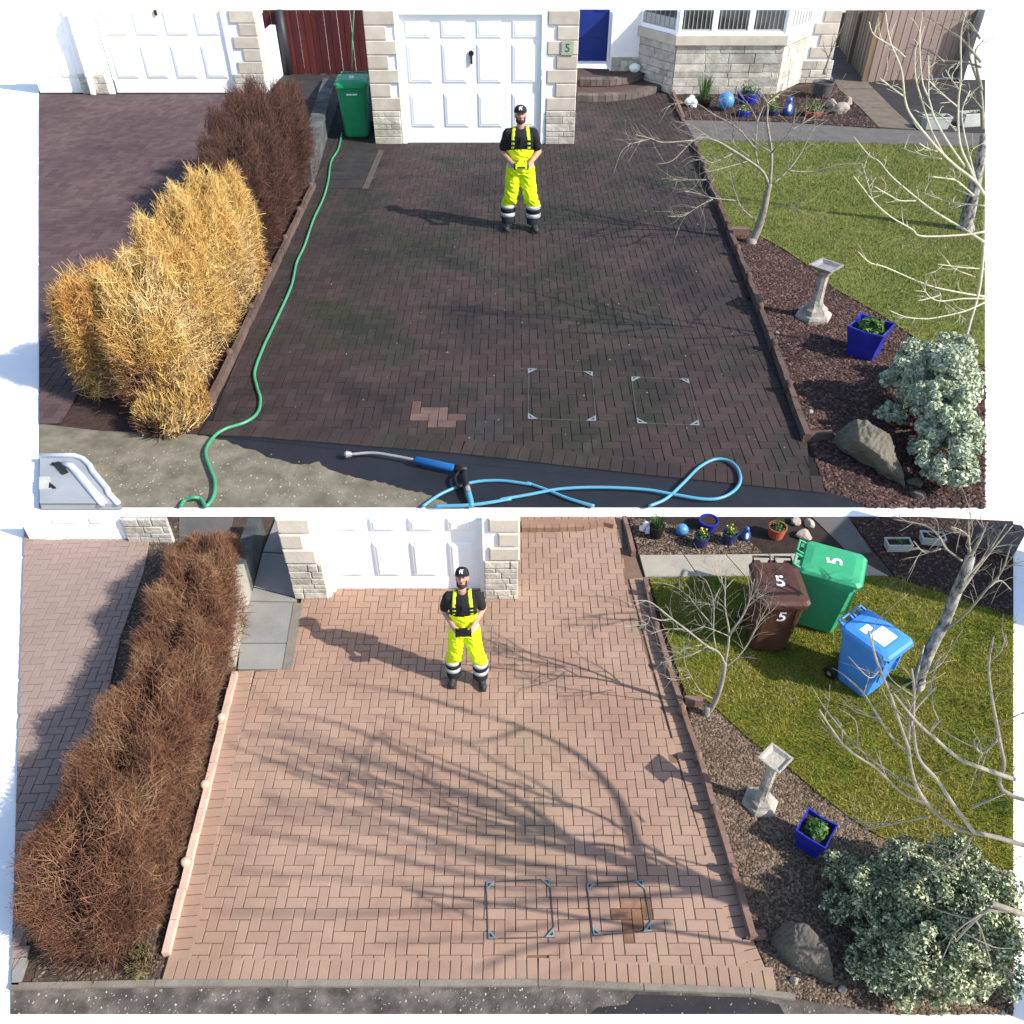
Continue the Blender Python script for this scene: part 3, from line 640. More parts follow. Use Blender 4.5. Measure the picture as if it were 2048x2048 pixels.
def globe(label, c, r, mat, group=None):
    t = thing('garden_globe', label, 'garden ornament', (c[0], c[1], 0), group); MB().ball(c, r, 0, 24, 14).build('globe', mat, t, True)
    MB().lathe((c[0], c[1], .015), [(r * .5, 0), (r * .45, r * .25)], 14).build('stand', 'glaze_navy', t, True); return t
def bird(label, b, h, group=None):
    t = thing('bird_ornament', label, 'garden ornament', b, group); b = np.array(b)
    MB().lathe(b, [(h * .22, 0), (h * .30, h * .2), (h * .27, h * .5), (h * .15, h * .68), (h * .17, h * .8), (h * .12, h * .95), (h * .03, h)], 16).build('body', 'glaze_mid', t, True)
    MB().ball(b + [0, -h * .17, h * .36], (h * .15, h * .13, h * .28), 0, 12, 8).build('belly', 'white_paint', t, True)
    MB().tube([b + [0, -h * .14, h * .82], b + [0, -h * .3, h * .78]], [h * .05, h * .008], 8).build('beak', 'black', t, True); return t
def rock(name, label, c, size, mat, rz=0, seed=1, group=None, detail=4, sharp=1.0):
    rg = np.random.default_rng(seed); bm = bmesh.new(); bmesh.ops.create_icosphere(bm, subdivisions=detail, radius=1)
    pl = [(lambda d: (d / np.linalg.norm(d), rg.uniform(.55, .9)))(rg.normal(size=3)) for _ in range(11)]
    for v in bm.verts:
        p = np.array(v.co)
        for d, o in pl:
            k = np.dot(p, d)
            if k > o: p = p - d * (k - o) * .92
        p = p * (1 + .045 * math.sin(p[0] * 9 + p[1] * 7) * math.sin(p[2] * 11 + p[0] * 5)) + rg.normal(scale=.008, size=3)
        x, y, z = p * size; x, y = x * math.cos(rz) - y * math.sin(rz), x * math.sin(rz) + y * math.cos(rz); v.co = (c[0] + x, c[1] + y, c[2] + z)
    me = bpy.data.meshes.new(name); bm.to_mesh(me); bm.free(); me.materials.append(W[mat])
    return tag(link(name, me), label, 'rock', group)
def hull_rock(name, label, pts, mat, seed, amp, group=None):
    from mathutils import noise
    bm = bmesh.new(); vs = [bm.verts.new(tuple(map(float, p))) for p in pts]; r = bmesh.ops.convex_hull(bm, input=vs)
    bmesh.ops.delete(bm, geom=[g for g in r['geom_interior'] if isinstance(g, bmesh.types.BMVert)], context='VERTS')
    for _ in range(4): bmesh.ops.subdivide_edges(bm, edges=bm.edges[:], cuts=1, use_grid_fill=True, smooth=.12); bmesh.ops.triangulate(bm, faces=bm.faces[:])
    bm.normal_update(); o = Vector((seed * 3.7, seed * 1.9, 0))
    for v in bm.verts:
        q = v.co / (amp * 6) + o; n_ = noise.noise(q) + .55 * abs(noise.noise(q * 2.7)) + .3 * noise.noise(q * 6)
        v.co = v.co + v.normal * n_ * amp; v.co.z = max(v.co.z, .004)
    me = bpy.data.meshes.new(name); bm.to_mesh(me); bm.free(); me.materials.append(W[mat])
    return tag(link(name, me), label, 'rock', group)
def trough(label, c, L, d, h, rz, group):
    t = thing('plant_trough', label, 'plant trough', (0, 0, 0), group); m = MB()
    def rc(l, w, z): return [(-l / 2, -w / 2, z), (l / 2, -w / 2, z), (l / 2, w / 2, z), (-l / 2, w / 2, z)]
    rings = [rc(L * .86, d * .8, 0), rc(L * .96, d * .96, h * .85), rc(L, d, h * .87), rc(L, d, h), rc(L * .9, d * .8, h), rc(L * .88, d * .76, h * .8)]
    v = [p for r_ in rings for p in r_]; m.add(v, [(i * 4 + k, i * 4 + (k + 1) % 4, i * 4 + 4 + (k + 1) % 4, i * 4 + 4 + k) for i in range(5) for k in range(4)] + [(3, 2, 1, 0)])
    m.build('trough', 'trough', t); MB().sheet(rc(L * .89, d * .78, h * .84)).build('soil', 'soil', t)
    leafy('plant', t, (0, 0, h * .8), L * .3, 60, L * .04, 'leaf_green'); return place(t, c, rz)

# ------------------------------------------------------------------ a standing man in bib overalls
def remesh(name, mb, voxel, mat, parent, it=4, cut=None, crease=0.0):
    me = bpy.data.meshes.new(name); me.from_pydata(mb.v, [], mb.f); o = bpy.data.objects.new(name, me); COL.objects.link(o)
    md = o.modifiers.new('r', 'REMESH'); md.mode = 'VOXEL'; md.voxel_size = voxel
    sm = o.modifiers.new('s', 'SMOOTH'); sm.factor = .5; sm.iterations = it
    bpy.context.view_layer.update()
    out = bpy.data.meshes.new_from_object(o.evaluated_get(bpy.context.evaluated_depsgraph_get())); bpy.data.objects.remove(o)
    if crease:                                          # folds in the cloth
        from mathutils import noise
        nrm_ = [v.normal.copy() for v in out.vertices]
        for v, vn in zip(out.vertices, nrm_):
            q = Vector((v.co.x * 7 + v.co.z * 3, v.co.y * 7 - v.co.z * 2, v.co.z * 12 + v.co.x * 6)); n_ = noise.noise(q) + .6 * noise.noise(q * 2.1 + Vector((3, 1, 7)))
            v.co += vn * (abs(n_) * -1.6 + .35) * crease
    if cut:
        bm = bmesh.new(); bm.from_mesh(out)
        for co, no in cut: bmesh.ops.bisect_plane(bm, geom=bm.verts[:] + bm.edges[:] + bm.faces[:], plane_co=co, plane_no=no, clear_outer=True)
        bm.to_mesh(out); bm.free()
    out.name = name; out.materials.clear(); out.materials.append(W[mat]); out.polygons.foreach_set('use_smooth', [True] * len(out.polygons)); out.update()
    ob = link(name, out, parent); return ob
def limb(m, pts, rs, n=14):
    for i, p in enumerate(pts): m.ball(p, rs[i], 0, 14, 10)
    for i in range(len(pts) - 1): m.tube([pts[i], pts[i + 1]], [rs[i], rs[i + 1]], n)
def person(label, loc, rz, s, ctl, group, tilt=-.35, wrist=1.03, turn=0.0, near=.0):
    t = thing('person', label, 'person', (0, 0, 0), group)
    HR = Matrix.Translation((0, 0, 1.53)) @ Matrix.Rotation(turn, 4, 'Z') @ Matrix.Rotation(tilt, 4, 'X') @ Matrix.Translation((0, 0, -1.53))
    def hx(m): m.v = [tuple(HR @ Vector(p)) for p in m.v]; return m
    legs = {}
    b = MB()
    for sx in (-1, 1):
        hip, knee, ank = (sx * .10, .0, .93), (sx * .15 + .012, -.025 - (.03 if sx > 0 else 0), .50), (sx * .185 + (.02 if sx > 0 else 0), .01 - (.045 if sx > 0 else -.02), .10); legs[sx] = (hip, knee, ank)
        limb(b, [hip, knee, ank], [.088, .06, .045]); limb(b, [ank, (ank[0] + sx * .025, ank[1] - .15, .05)], [.04, .035])
        sh, el, wr = (sx * .185, .0, 1.43), (sx * .275, .03 + near, 1.15), (sx * .115, -.26 + near, wrist)
        limb(b, [(sx * .09, 0, 1.42), sh, el, wr], [.048, .05, .045, .032])
        hd = (sx * .085, -.315 + near, wrist); limb(b, [wr, hd], [.032, .034])
        for q in range(4):                                    # fingers wrapped round the grip, unequal lengths
            x0 = sx * (.092 - .004 * q); z0 = wrist + .028 - .018 * q; L = (.9, 1.0, .95, .78)[q]
            limb(b, [(x0, -.335 + near, z0), (x0 - sx * .012, -.335 + near - .035 * L, z0), (x0 - sx * .032 * L, -.335 + near - .043 * L, z0 - .004)], [.0095, .0088, .0078], 8)
        limb(b, [(sx * .088, -.30 + near, wrist + .03), (sx * .07, -.325 + near, wrist + .05), (sx * .05, -.35 + near, wrist + .052)], [.011, .010, .0085], 8)
    b.lathe((0, 0, 0), [(.10, .84), (.155, .9), (.16, .98), (.15, 1.08), (.165, 1.2), (.185, 1.32), (.18, 1.40), (.10, 1.46), (.06, 1.48)], 24, sy=.66)
    b.tube([(0, .01, 1.42), (0, .0, 1.56)], [.062, .056], 14)
    h = MB(); h.ball((0, .0, 1.68), (.074, .093, .105)); h.ball((0, -.03, 1.615), (.055, .062, .065)); h.ball((0, -.055, 1.575), (.034, .036, .03))
    h.tube([(0, -.088, 1.675), (0, -.118, 1.635)], [.009, .0165], 8); h.ball((0, -.113, 1.634), (.019, .014, .012))
    for sx in (-1, 1): h.ball((sx * .076, .005, 1.655), (.012, .022, .034)); h.ball((sx * .038, -.075, 1.64), (.024, .018, .018))
    hx(h); b.add(h.v, h.f)
    body = remesh('body', b, .0085, 'skin', t, 3)
    for sx in (-1, 1):
        hx(MB().ball((sx * .031, -.092, 1.672), (.0125, .006, .0065))).build('eye', 'eye', t, True)
        hx(MB().tube([(sx * .014, -.097, 1.69), (sx * .034, -.093, 1.696), (sx * .052, -.077, 1.69)], .0055, 6)).build('eyebrow', 'beard', t, True)
    bd = MB(); bd.ball((0, -.05, 1.572), (.05, .048, .038)); bd.ball((0, -.098, 1.612), (.03, .011, .0065), 0, 10, 6)
    for sx in (-1, 1): bd.ball((sx * .055, -.022, 1.605), (.018, .04, .05))
    remesh('beard', hx(bd), .007, 'beard', t, 2)
    hx(MB().ball((0, -.098, 1.597), (.021, .009, .006))).build('mouth', 'lips', t, True)
    c = MB(); c.lathe((0, .0, 1.695), [(.088, 0), (.094, .012), (.092, .04), (.078, .075), (.048, .098), (.01, .106)], 22, sy=1.14)
    cap = hx(c).build('cap', 'cap', t, True)
    br = MB(); top, bot = [], []
    for k in range(13):
        a = math.pi * k / 12; x = -.083 * math.cos(a); y = -.075 - .095 * math.sin(a) ** .8; z = 1.708 - .012 * abs(math.cos(a)) ** 2 - .018 * math.sin(a); top.append((x, y, z + .006)); bot.append((x, y, z))
    i0 = [(p[0] * .95, -.04, 1.712) for p in top]; v = top + bot + i0
    br.add(v, [(k, k + 1, 26 + k + 1, 26 + k) for k in range(12)] + [(13 + k + 1, 13 + k, 26 + k, 26 + k + 1) for k in range(12)] + [(k + 1, k, 13 + k, 13 + k + 1) for k in range(12)])
    hx(br).build('brim', 'cap', cap, True)
    o = HR @ Vector((0, -.108, 1.742)); xd = HR.to_3x3() @ Vector((1, 0, 0)); yd = HR.to_3x3() @ Vector((0, .42, .9))
    for ch, dx, dz in (('N', -.004, -.004), ('Y', .006, .008)): text('emblem', ch, .062, 'white_paint', cap, tuple(o + xd * dx + yd * dz), xd, yd, .003)
    # clothes
    m = MB(); m.lathe((0, 0, 0), [(.16, 1.0), (.165, 1.1), (.185, 1.22), (.205, 1.33), (.20, 1.405), (.14, 1.465), (.082, 1.492)], 26, sy=.70)
    for sx in (-1, 1): limb(m, [(sx * .06, .01, 1.455), (sx * .12, .005, 1.435), (sx * .19, 0, 1.42), (sx * .248, .022 + near * .6, 1.225)], [.058, .068, .073, .069])
    shirt = remesh('t_shirt', m, .010, 'tshirt', t, 4, crease=.006)
    m = MB()
    for sx in (-1, 1):
        hip, knee, ank = legs[sx]; limb(m, [(hip[0], .0, .92), (hip[0] * 1.12, -.005, .74), knee, (ank[0], ank[1] - .01, .40), (ank[0], ank[1] - .01, .30), (ank[0], ank[1] - .01, .13)], [.118, .12, .108, .104, .092, .088])
        m.ball((knee[0], -.05, .53), (.09, .08, .10)); m.ball((hip[0] * 1.25, .0, .66), (.115, .118, .06)); m.ball((knee[0] * 1.0, .01, .42), (.11, .112, .04))
    m.lathe((0, -.004, 0), [(.17, .86), (.196, .93), (.19, 1.02), (.185, 1.10), (.197, 1.20), (.215, 1.31)], 26, sy=.74)
    remesh('bib_overalls', m, .010, 'hivis', t, 3, crease=.017, cut=[((0, -.15, 1.235), Vector((0, .38, 1)).normalized())])
    for sx in (-1, 1):
        ank = legs[sx][2]
        for z0, z1, mm in ((.335, .385, 'reflect'), (.27, .335, 'navy_cloth'), (.205, .27, 'reflect'), (.10, .205, 'navy_cloth')):
            MB().lathe((ank[0], ank[1] - .013, 0), [(.102, z0 + .001), (.113 - (.012 if z0 < .15 else 0), z0 + .004), (.114 - (.004 if z0 < .15 else 0), z1 - .004), (.104, z1 - .001)], 22).build('leg_band', mm, t, True)
        y_ = ank[1] - .01; f = MB(); f.ball((ank[0], y_ + .015, .09), (.055, .07, .075)); f.ball((ank[0] + sx * .02, y_ - .07, .06), (.056, .085, .055)); f.ball((ank[0] + sx * .036, y_ - .14, .05), (.054, .065, .046)); f.box(ank[0] - .05 + sx * .024, ank[0] + .05 + sx * .024, y_ - .19, y_ + .075, .0, .03)
        remesh('boot', f, .008, 'boot', t, 3)
    m = MB(); m.lathe((0, -.004, 0), [(.198, .955), (.204, .96), (.203, 1.0), (.196, 1.005)], 26, sy=.745); m.build('waist_band', 'reflect', t, True)
    bm = bmesh.new(); bm.from_mesh(shirt.data); bv = BVHTree.FromBMesh(bm)
    for sx in (-1, 1):
        pts = []
        for k in range(17):
            a = math.pi * k / 16; x = sx * (.112 + .0 * k) if k < 5 else sx * (.112 - .004 * min(k - 4, 4)); org = Vector((x, -math.cos(a) * .5, 1.24 + math.sin(a) * .5)); h_ = bv.ray_cast(org, (Vector((x, -.02 * math.cos(a), 1.24 + .03 * math.sin(a))) - org).normalized())
            if h_[0] is not None: pts.append((h_[0] + h_[1] * .008, h_[1]))
        m = MB(); n = len(pts); v = []
        for p, q in pts:
            for dx in (-.024, .024): v.append(tuple(p + Vector((dx, 0, 0)))); v.append(tuple(p + Vector((dx, 0, 0)) - q * .012))
        f = []
        for i in range(n - 1):
            a = i * 4; f += [(a, a + 2, a + 6, a + 4), (a + 1, a + 5, a + 7, a + 3), (a, a + 4, a + 5, a + 1), (a + 2, a + 3, a + 7, a + 6)]
        m.add(v, f); st = m.build('strap', 'hivis_strap', t, True)
        for zz in (1.285, 1.345):
            h_ = bv.ray_cast(Vector((sx * .112, -.5, zz)), Vector((0, 1, 0)))
            p = h_[0]; MB().box(p.x - .032, p.x + .032, p.y - .022, p.y - .004, zz - .014, zz + .014).build('buckle', 'black', st)
    bm.free()
    h_ = (0, -.142)
    MB().box(-.008, .008, -.158, -.140, 1.30, 1.40).build('placket', 'navy_cloth', shirt)
    place(t, loc, rz, s)
    k = thing('remote_control', ctl[0], 'remote control', (0, 0, 0), 'drone controllers held by the men'); z = wrist + .012
    m = MB(); m.box(-.085, .085, -.385 + near, -.305 + near, z - .03, z + .035); m.box(-.06, .06, -.375 + near, -.32 + near, z + .035, z + .055); m.build('housing', ctl[1], k)
    for sx in (-1, 1): MB().box(sx * .095 - .012, sx * .095 + .012, -.38 + near, -.30 + near, z - .045, z + .03).build('grip', 'black', k); MB().tube([(sx * .05, -.345 + near, z + .05), (sx * .05, -.345 + near, z + .085)], [.009, .006], 8).build('stick', 'black', k, True)
    MB().box(-.055, .055, -.388 + near, -.384 + near, z - .022, z + .0).build('trim', 'black', k)
    place(k, loc, rz, s); return t

# ------------------------------------------------------------------ garage door, quoined wall
def garage_door(parent, x0, x1, Y, z1, cols, rows, handle=None, name='garage_door'):
    m = MB(); m.box(x0, x1, Y, Y + .05, .03, z1); W_ = x1 - x0; cw = W_ / cols
    for (za, zb) in rows:
        for i in range(cols):
            a, b = x0 + cw * i + cw * .13, x0 + cw * (i + 1) - cw * .13
            m.frustum(a, b, Y - .001, za, zb, .04, .016); m.frustum(a + .055, b - .055, Y - .018, za + .055, zb - .055, .03, .008)
    d = m.build(name, 'door_white', parent)
    MB().box(x0 - .02, x1 + .02, Y - .012, Y + .04, .004, .03).build('threshold', 'grey_pipe', d)
    if handle:
        hx_, hz = handle; m = MB(); m.tube([(hx_, Y - .0, hz), (hx_, Y - .045, hz)], .055, 14); m.box(hx_ - .022, hx_ + .022, Y - .06, Y - .02, hz - .2, hz - .02); m.build('handle', 'black', d)
    return d
def stone_courses(m, x0, x1, Y, z0, z1, ch, bl, d=.03):
    z = z0; r = 0
    while z < z1 - .01:
        h = min(ch * random.choice((.7, 1, 1, 1.25)), z1 - z)
        if z1 - z - h < ch * .4: h = z1 - z
        x = x0
        while x < x1 - .01:
            w = bl * random.uniform(.5, 1.5); w = min(w, x1 - x)
            if x1 - x - w < bl * .25: w = x1 - x
            m.bbox(x + .003, x + w - .003, Y - d * random.uniform(.75, 1.15), Y + .02, z + .003, z + h - .003, min(.012, h * .09)); x += w
        z += h
def quoins(parent, edge, inner, Y, z0, z1, n, side=.22, mat='quoin', d=.035, top=None):
    """edge: outer corner x; inner: +1 when the wall runs to +x"""
    m = MB(); h = (z1 - z0) / n
    for i in range(n):
        L = (.62, .42)[i % 2] * (1 if top is None else top); a, b = sorted((edge - inner * d, edge + inner * L)); m.bbox(a, b, Y - d, Y + side, z0 + i * h + .008, z0 + (i + 1) * h - .008, .014)
    return m.build('quoins', mat, parent)

# ================================================================== the setting
MB().sheet([(-400, -400, 0), (400, -400, 0), (400, 900, 0), (-400, 900, 0)]).build('ground', 'white_ground')
tag(bpy.data.objects['ground'], kind='structure')
XY = lambda pts: [(p[0], p[1]) for p in pts]
def ground(name, f, px, z, mat, z0=.002): return struct(name, MB().prism(XY(GL(f, px, z)), z0, z), mat)
P_TOP = GL(A, [(73.6, 956.6), (1858.5, 956.6), (1858.5, 19), (73.6, 19)])
def cut_edges(f, px, z=.02): q = GL(f, px, z); return list(zip(q, q[1:]))

# ------------------------------------------------------------------ upper lot: paving before washing
ground('garden_soil', A, [(73.6, 956.6), (1858.5, 956.6), (1858.5, 150), (73.6, 150)], .006, 'soil_red')
# street, tree shadow painted as a dark sheet over its right part
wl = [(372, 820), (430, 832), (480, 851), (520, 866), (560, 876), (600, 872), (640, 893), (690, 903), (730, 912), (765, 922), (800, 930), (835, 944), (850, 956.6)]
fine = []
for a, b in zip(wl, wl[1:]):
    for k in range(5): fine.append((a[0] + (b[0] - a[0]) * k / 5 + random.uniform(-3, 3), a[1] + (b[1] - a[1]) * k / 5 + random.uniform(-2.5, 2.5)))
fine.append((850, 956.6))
ground('road', A, [(73.6, 799), (190, 813), (372, 820), (472, 822), (868, 854), (1217, 894), (1556, 928), (1640, 948), (1640, 956.6), (73.6, 956.6)], .010, 'road_lit')
ground('road_shadow', A, [(372, 819)] + [(472, 822), (868, 854), (1217, 894), (1556, 928), (1636, 947), (1636, 956.6)] + fine[::-1], .014, 'road_shade', .011)
DP = [(470, 823), (868, 855), (1217, 895), (1556, 929), (1522, 822), (1420, 555), (1360, 395), (1312, 265), (1262, 170), (1060, 170), (1060, 245), (640, 250), (592, 345), (500, 550), (395, 780), (374, 819)]
dp = XY(GL(A, DP, .03))
struct('driveway_bed', MB().prism(dp, .003, .016), 'joint_dirty')
patch = XY(GL(A, [(768, 768), (850, 768), (872, 790), (862, 803), (770, 799)], .03)); smear = XY(GL(A, [(880, 775), (962, 790), (970, 830), (880, 828)], .03))
fl = [G(A(*p), .03) for p in ((374, 819), (472, 823), (868, 855), (1217, 895), (1556, 929))]
ex = []
for a, b in zip(fl, fl[1:]): ex += course(a, b, .30, .135)
inner = XY(GL(A, [(400, 800), (472, 803), (868, 834), (1217, 871), (1528, 901), (1522, 822), (1420, 555), (1360, 395), (1312, 265), (1262, 170), (1060, 170), (1060, 245), (640, 250), (592, 345), (500, 550), (405, 780)], .03))
me = bricks_mesh('driveway', inner, .118, .300, .008, .022, ['brick_dirty_shade', 'brick_washed', 'smudge'], .007, 0, [(np.array(patch), 1), (np.array(smear), 2)], cuts=[(G(A(1522, 822), .03), G(A(1312, 265), .03)), (G(A(592, 345), .03), G(A(374, 819), .03))], extra=ex)
tag(link('driveway', me), kind='structure')
# neighbour's paving
NP = [(73.6, 798), (113, 798), (147, 742), (390, 330), (448, 205), (470, 178), (73.6, 178)]
struct('neighbour_driveway_bed', MB().prism(XY(GL(A, NP, .03)), .003, .016), 'joint_neigh')
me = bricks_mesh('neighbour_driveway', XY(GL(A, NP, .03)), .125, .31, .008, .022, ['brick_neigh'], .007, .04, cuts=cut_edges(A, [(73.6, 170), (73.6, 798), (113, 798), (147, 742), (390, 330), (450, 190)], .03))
tag(link('neighbour_driveway', me), kind='structure')
ground('side_path', A, [(440, 190), (600, 330), (640, 290), (700, 285), (705, 140), (480, 140)], .012, 'pad_dirty')
m = MB()
for k in range(5):
    u0, u1 = k / 5, (k + 1) / 5 - .006
    def lerp(a, b, u): return (a[0] + (b[0] - a[0]) * u, a[1] + (b[1] - a[1]) * u)
    a, b, c, d = A(*lerp((665, 275), (596, 355), u0)), A(*lerp((716, 270), (682, 356), u0)), A(*lerp((716, 270), (682, 356), u1)), A(*lerp((665, 275), (596, 355), u1))
    m.prism(XY([G(a, .04), G(b, .04), G(c, .04), G(d, .04)]), .004, .04)
struct('concrete_pad', m, 'pad_dirty')
m = MB(); q = [G(A(683, 356), .045), G(A(694, 356), .045), G(A(724, 283), .045), G(A(714, 283), .045)]; m.prism(XY(q), .004, .046); struct('pad_kerb', m, 'kerb_dirty')

v, f = chips(GL(A, [(90, 850), (420, 835), (600, 880), (840, 950), (250, 953), (170, 900)], .012), 520, .022, .010); tag(mesh_np('grit', v, f, 'grit'), kind='stuff')
v, f = chips(GL(A, [(420, 800), (1500, 900), (1400, 540), (1290, 250), (1090, 250), (700, 300), (600, 400)], .03), 260, .022, .030, .3); tag(mesh_np('leaf_litter', v, f, 'grit'), kind='stuff')
LAWN = [(1314, 266), (1500, 264), (1660, 271), (1858.5, 277), (1858.5, 690), (1741, 646), (1659, 591), (1574, 543), (1526, 502), (1480, 470), (1443, 450), (1411, 432), (1374, 428)]
ground('lawn', A, LAWN, .03, 'lawn_a')
v, f = blades(GL(A, LAWN, .03), 60000, .055, .012, .028); tag(mesh_np('grass', v, f, 'grass_a'), kind='stuff')
BED = [(1374, 430), (1411, 434), (1443, 452), (1526, 504), (1574, 545), (1659, 593), (1741, 648), (1858.5, 692), (1858.5, 956.6), (1640, 956.6), (1560, 929), (1523, 822)]
ground('planting_bed', A, BED, .012, 'soil_red')
v, f = chips(GL(A, BED, .012), 26000, .042, .012); tag(mesh_np('bark_chippings', v, f, 'chip_dark'), kind='stuff')
ground('paved_path', A, [(1290, 226), (1480, 231), (1665, 243), (1858.5, 252), (1858.5, 279), (1660, 272), (1312, 264)], .035, 'path_grey')
m = MB(); pc = [(T4(655, 370), T4(690, 360)), (T4(625, 560), T4(840, 560)), (T4(690, 690), T4(960, 690)), (T4(860, 840), T4(1100, 830)), (T4(1000, 985), T4(1290, 1005))]
for (a, b), (c, d) in zip(pc, pc[1:]): m.prism(XY([G(a, .03), G(b, .03), G((d[0] - 1, d[1] - 1), .03), G((c[0] - 1, c[1] - 1), .03)]), .004, .032)
struct('flagged_path', m, 'path_tan')
POTBED = [T3(870, 700), T3(930, 800), T3(975, 925), T4(0, 925), T4(1000, 985), T4(690, 690), T4(620, 600), T3(1900, 690), T3(880, 690)]
struct('pot_bed', MB().prism(XY([G(p, .03) for p in POTBED]), .003, .024), 'soil')
v, f = chips([G(p, .03) for p in POTBED], 3500, .06, .022); tag(mesh_np('stone_chippings', v, f, 'chip_dark'), kind='stuff')
SIDE = [T4(905, 640), T4(1290, 1000), T4(1380, 1020), T4(1818, 1060), T4(1818, 620)]
struct('side_bed', MB().prism(XY([G(p, .02) for p in SIDE]), .003, .016), 'pad_dirty')

# edgings, low wall
edging('mossy brown brick edging with small posts between the golden hedge and the dark driveway', GL(A, [(388, 772), (445, 655), (500, 540), (592, 348)], .08), .085, .13, 'edge_dirty', 1.35, z0=.004, post_h=.02)
edging('dirty brown edging with round post tops along the right side of the dark driveway', GL(A, [(1523, 824), (1462, 655), (1415, 530), (1362, 398), (1310, 266)], .1), .085, .14, 'edge_dirty', 1.1, z0=.004)
edging('short reddish edging beside the front step of the dark driveway house', [G(T3(868, 700), .1), G(T3(955, 915), .1)], .085, .14, 'edge_red', 0, z0=.004)
edging('short red brick edging at the foot of the bare tree by the mossy lawn', [G(T8(235, 185), .1), G(T8(370, 190), .1)], .10, .14, 'edge_red', 0, z0=.004)
edging('short brown edging at the front of the dark bark bed beside the mossy boulder', [G(T8(700, 1465), .1), G(T8(890, 1450), .1)], .085, .12, 'edge_dirty', 0, z0=.004)
t = thing('low_wall', 'low dark weathered concrete wall between the dark hedge and the green bin', 'garden wall', G(A(605, 360)))
a, b = np.array(G(T2(270, 1165)))[:2], np.array(G(T2(425, 640)))[:2]; d = (b - a) / np.linalg.norm(b - a); nr = np.array([-d[1], d[0]])
m = MB(); m.prism([a, b, b + nr * .28, a + nr * .28], .003, [.42, .55, .55, .42]); m.build('wall', 'wall_dirty', t)
m = MB(); m.prism([a - nr * .02 - d * .02, b - nr * .02, b + nr * .30, a + nr * .30 - d * .02], .43, [.47, .60, .60, .47]); m.build('coping', 'wall_dirty', t)

# ------------------------------------------------------------------ upper house: garage, porch, bay
YG = float((G(A(708, 271))[1] + G(A(1080, 275))[1]) / 2); ZG = zat(YG, 20)
xat = lambda u, v, Y=YG: float(V(A(u, v), Y)[0])
xl, xr, dl, dr = xat(700, 150), xat(1085, 150), xat(760, 150), xat(1021, 150)
zp = zat(YG, T2(0, 690)[1])
house = thing('house', 'white rendered house with cream quoins, stone bay window and garage behind dark driveway', 'house', (0, YG, 0))
zlin = zat(YG, 26 * 1.06)
for bx in ((xl, dl - .10, YG, YG + .16, .002, ZG), (dr + .10, xr, YG, YG + .16, .002, ZG), (xl, xl + .16, YG + .161, YG + 5, .002, ZG - .75), (xr - .16, xr, YG + .161, YG + 3.6, .002, ZG - .6), (dl - .0995, dr + .0995, YG + .004, YG + .155, zlin, ZG)): MB().box(*bx).build('wall', 'render', house)
for s0, s1 in ((xl - .04, dl - .12), (dr + .12, xr + .04)): m = MB(); stone_courses(m, s0, s1, YG - .02, .02, zp, .16, .45); m.build('stone_plinth', 'stone', house)
quoins(house, xl, 1, YG, zp, ZG, 7); quoins(house, xr, -1, YG, zp, ZG, 7)
zdt = zat(YG, 27 * 1.06); zy = lambda v: zat(YG, T2(0, v)[1])
for bx in ((dl - .10, dl - .01, YG - .02, YG + .10, .02, zdt + .07), (dr + .01, dr + .10, YG - .02, YG + .10, .02, zdt + .07), (dl - .0095, dr + .0095, YG - .02, YG + .10, zdt, zdt + .07)): MB().box(*bx).build('door_frame', 'door_white', house)
garage_door(house, dl, dr, YG + .06, zdt, 4, [(zy(800), zy(585)), (zy(525), zy(275)), (zy(245), zy(125))], (xat(889, 105), zy(335)))
np_ = thing('number_plaque', 'small stone plaque with a green number beside the garage door', 'sign', (xat(1072, 92), YG, zat(YG, T2(0, 300)[1])))
px, pz = xat(1070.5, 92), zat(YG, T2(0, 297)[1]); MB().box(px - .13, px + .13, YG - .058, YG - .034, pz - .13, pz + .13).build('plate', 'plaque', np_)
text('numeral', '5', .22, 'plate_text', np_, (px, YG - .06, pz), (1, 0, 0), (0, 0, 1), .002)
# main wall with bay and porch
YB = float(G(T3(1300, 735))[1]); YM = YB + 1.25; YD = YM + .5; ZM = zat(YM, 20)
X = lambda f, u, v, Y: float(V(f(u, v), Y)[0])
xd0, xd1 = X(T3, 150, 250, YD), X(T3, 375, 250, YD)
zs = .34
for bx in ((X(T3, 400, 250, YM), X(T3, 700, 250, YM), YM, YM + .16, .002, ZM), (X(T4, 380, 250, YM), X(T4, 670, 250, YM), YM, YM + .16, .002, ZM), (X(T3, 400, 250, YM), X(T3, 400, 250, YM) + .12, YM + .161, YD + .3, .002, ZM - .1), (xd1 + .06, xd1 + .5, YD + .02, YD + .14, .002, zat(YD, 20))): MB().box(*bx).build('wall', 'render', house)
quoins(house, X(T4, 670, 250, YM), -1, YM, zat(YM, T4(0, 450)[1]), ZM, 4, d=.03)
m = MB(); stone_courses(m, X(T4, 380, 500, YM) - .05, X(T4, 640, 500, YM), YM - .02, .02, zat(YM, T4(0, 465)[1]), .2, .5); m.build('stone_plinth', 'stone', house)
m = MB(); stone_courses(m, X(T3, 400, 460, YM), X(T3, 600, 460, YM), YM - .02, .3, zat(YM, T3(0, 440)[1]), .15, .4); m.build('stone_plinth', 'stone', house)
m = MB().box(xd0 - .4, xd1, YD + .06, YD + .11, zs + .12, zat(YD, 20))
